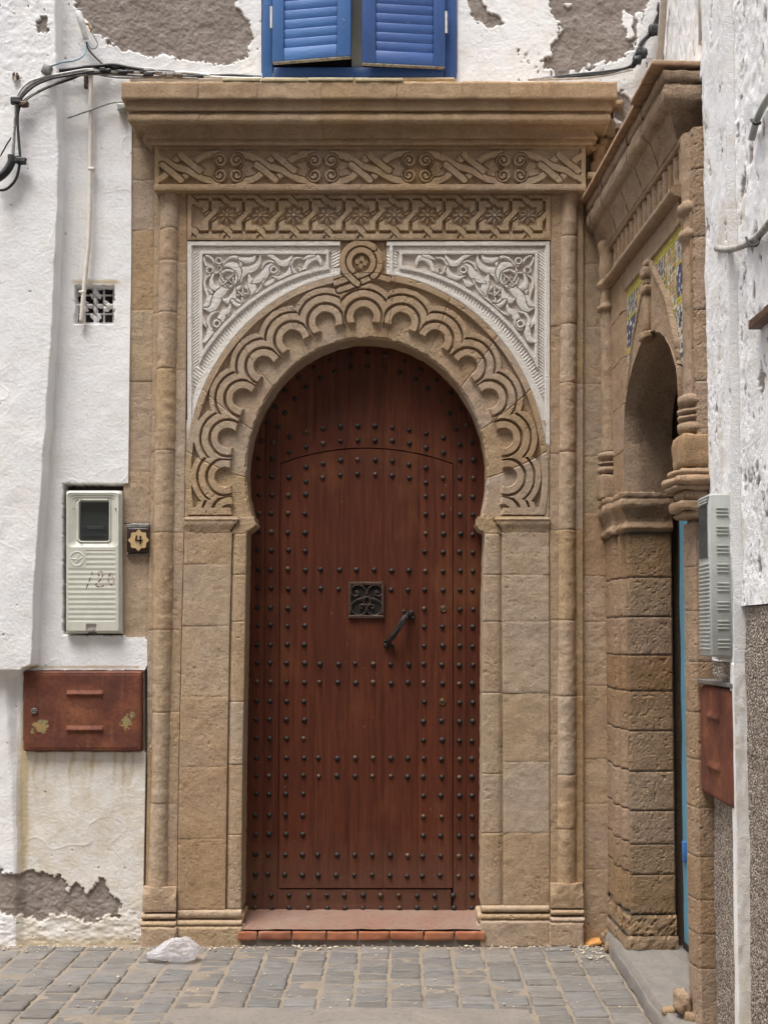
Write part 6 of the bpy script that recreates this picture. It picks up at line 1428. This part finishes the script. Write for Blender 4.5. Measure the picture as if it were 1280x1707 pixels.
for (y_, z_, a_, b_, c_) in ((-1.835, 1.62, .02, .02, .05), (-1.835, 1.72, .016, .016, .07), (-1.835, 1.85, .012, .012, .06)): part('mortar_dab', rbox((1.238, y_, z_), (a_, b_, c_), None, .01, 5, .007, .02, int(z_ * 99)), M['plaster'], gm_)
# rusty hatch with a slate strip
rh = thing('tall_rusty_hatch', (1.24, -1.76, 1.02), 'narrow-looking rusty iron hatch on the right wall under the grey meter cabinet', 'hatch')
n1, n2 = 90, 70; yy, zz = np.meshgrid(np.linspace(-1.42, -2.022, n1), np.linspace(1.459, 1.018, n2)); xx = 1.2465 + (yy + 1.42) / (-.602) * (-.0115); e = np.minimum(np.minimum(yy + 2.022, -1.42 - yy), np.minimum(zz - 1.018, 1.459 - zz)); h = .014 * sstep(0, .012, e) + fbm2(yy * 9, zz * 9, 4, 3) * .003
for zc in (1.335, 1.14): h = h + .010 * sstep(-.03, 0, zc + .0 - zz - .0) * (1 - sstep(0, .006, zc - zz)) * (1 - sstep(.085, .095, np.abs(yy + 1.77)))
part('hatch_plate', sheet(np.stack([xx, yy, zz], -1), h, np.array([-1.0, 0, 0]), .04), M['rust'], rh, attrs={'patch': skirt_attr(0.12 + 0 * h)})
part('lock', rbox((1.228, -1.50, 1.24), (.008, .012, .016), None, .005, 2), M['zinc'], rh)
part('slate_strip', box((1.240, -1.79, 1.476), (.026, .235, .008)), M['zinc'], rh, False)
# pipes and cables on the right
XW = lambda px, py, X: np.array([X, -DIST + float(_ray(px, py)[1]) * X / float(_ray(px, py)[0]), EYE + float(_ray(px, py)[2]) * X / float(_ray(px, py)[0])])
c1_ = thing('conduit', XW(1262, 200, 1.25), 'short grey conduit with black clip high on the right white wall', 'conduit')
part('tube', tube(smooth_path([XW(x, y, 1.200) for x, y in ((1296, 140), (1278, 166), (1265, 190), (1257, 212), (1252, 232))], 6), .013, 8), M['meter_grey'], c1_); part('clip', tube(smooth_path([XW(1252, 200, 1.205), XW(1258, 206, 1.18), XW(1266, 205, 1.205)], 5), .006, 6), M['cable_black'], c1_)
c2_ = thing('conduit', XW(1262, 390, 1.25), 'pale conduit curving across the rough white wall, below the short one', 'conduit')
part('tube', tube(smooth_path([XW(x, y, X_) for x, y, X_ in ((1294, 356, 1.202), (1270, 386, 1.202), (1252, 402, 1.206), (1234, 411, 1.222), (1214, 416, 1.236), (1194, 414, 1.250))], 6), .013, 8), M['cable_grey'], c2_); part('clip', tube(smooth_path([XW(1243, 396, 1.205), XW(1249, 408, 1.18), XW(1260, 409, 1.18), XW(1266, 398, 1.205)], 5), .0045, 6), M['cable_black'], c2_)
c3_ = thing('cream_pipe', (1.33, -.4, 4.7), 'cream pipe curving down the upper right corner to the cornice', 'pipe')
part('tube', tube(smooth_path([(1.345, -.66, 5.75), (1.350, -.62, 5.45), (1.360, -.54, 5.20), (1.376, -.40, 4.98), (1.392, -.26, 4.86), (1.408, -.10, 4.78), (1.41, -.02, 4.74)], 8), .020, 8), M['pipe'], c3_)
part('tube', tube([(1.272, -1.56, 5.75), (1.270, -1.57, 4.5), (1.266, -1.575, 4.16)], .014, 8), M['pipe'], c3_)
c4_ = thing('cable_tangle', P(1060, 110, -.02), 'black tangled cable bundle hanging in the upper right corner of the house', 'cables')
for k in range(7):
    j = lambda: random.uniform(-5, 5)
    cab('cable', c4_, [(1128 + j(), -40, -.05), (1112 + j(), 0, -.04), (1098 + j(), 25, -.035), (1088 + j() * 1.5, 48, -.03), (1072 + j() * 1.2, 72, -.03), (1062 + j(), 95, -.03), (1050 + j(), 112, -.02), (1010, 122 + j() * .6, -.015), (960, 127 + j() * .5, -.012), (905, 131 + j() * .3, -.02)], .0085 if k < 4 else .006, 'cable_black' if k < 5 else 'cable_grey')
for (x, y, r) in ((1090, 50, .030), (1068, 88, .028), (1062, 100, .022), (1104, 14, .03)): part('cable_clip', rbox(P(x, y, -.04), (r, .02, r), None, .01, 3, .008, .02, x), M['cable_black'], c4_)
for k in range(3): cab('cable', c4_, [(1048 + 3 * k, 116, -.02), (1000, 121 + 3 * k, -.014), (955, 127 + 2 * k, -.012), (880, 133, -.03)], .007, 'cable_white' if k else 'cable_grey')

# ---- unseen house wall added behind the camera, its height set to shade the lane
oh = link('added_shade_house', mesh('added_shade_house', *box((0, -9.8, 7.9), (14, .3, 8.0))), M['cement'])
tag(oh, kind='structure')
part('wall_core', box((1.75, -6.7, 3.4), (.40, 3.25, 3.5)), M['plaster'], rw, False)
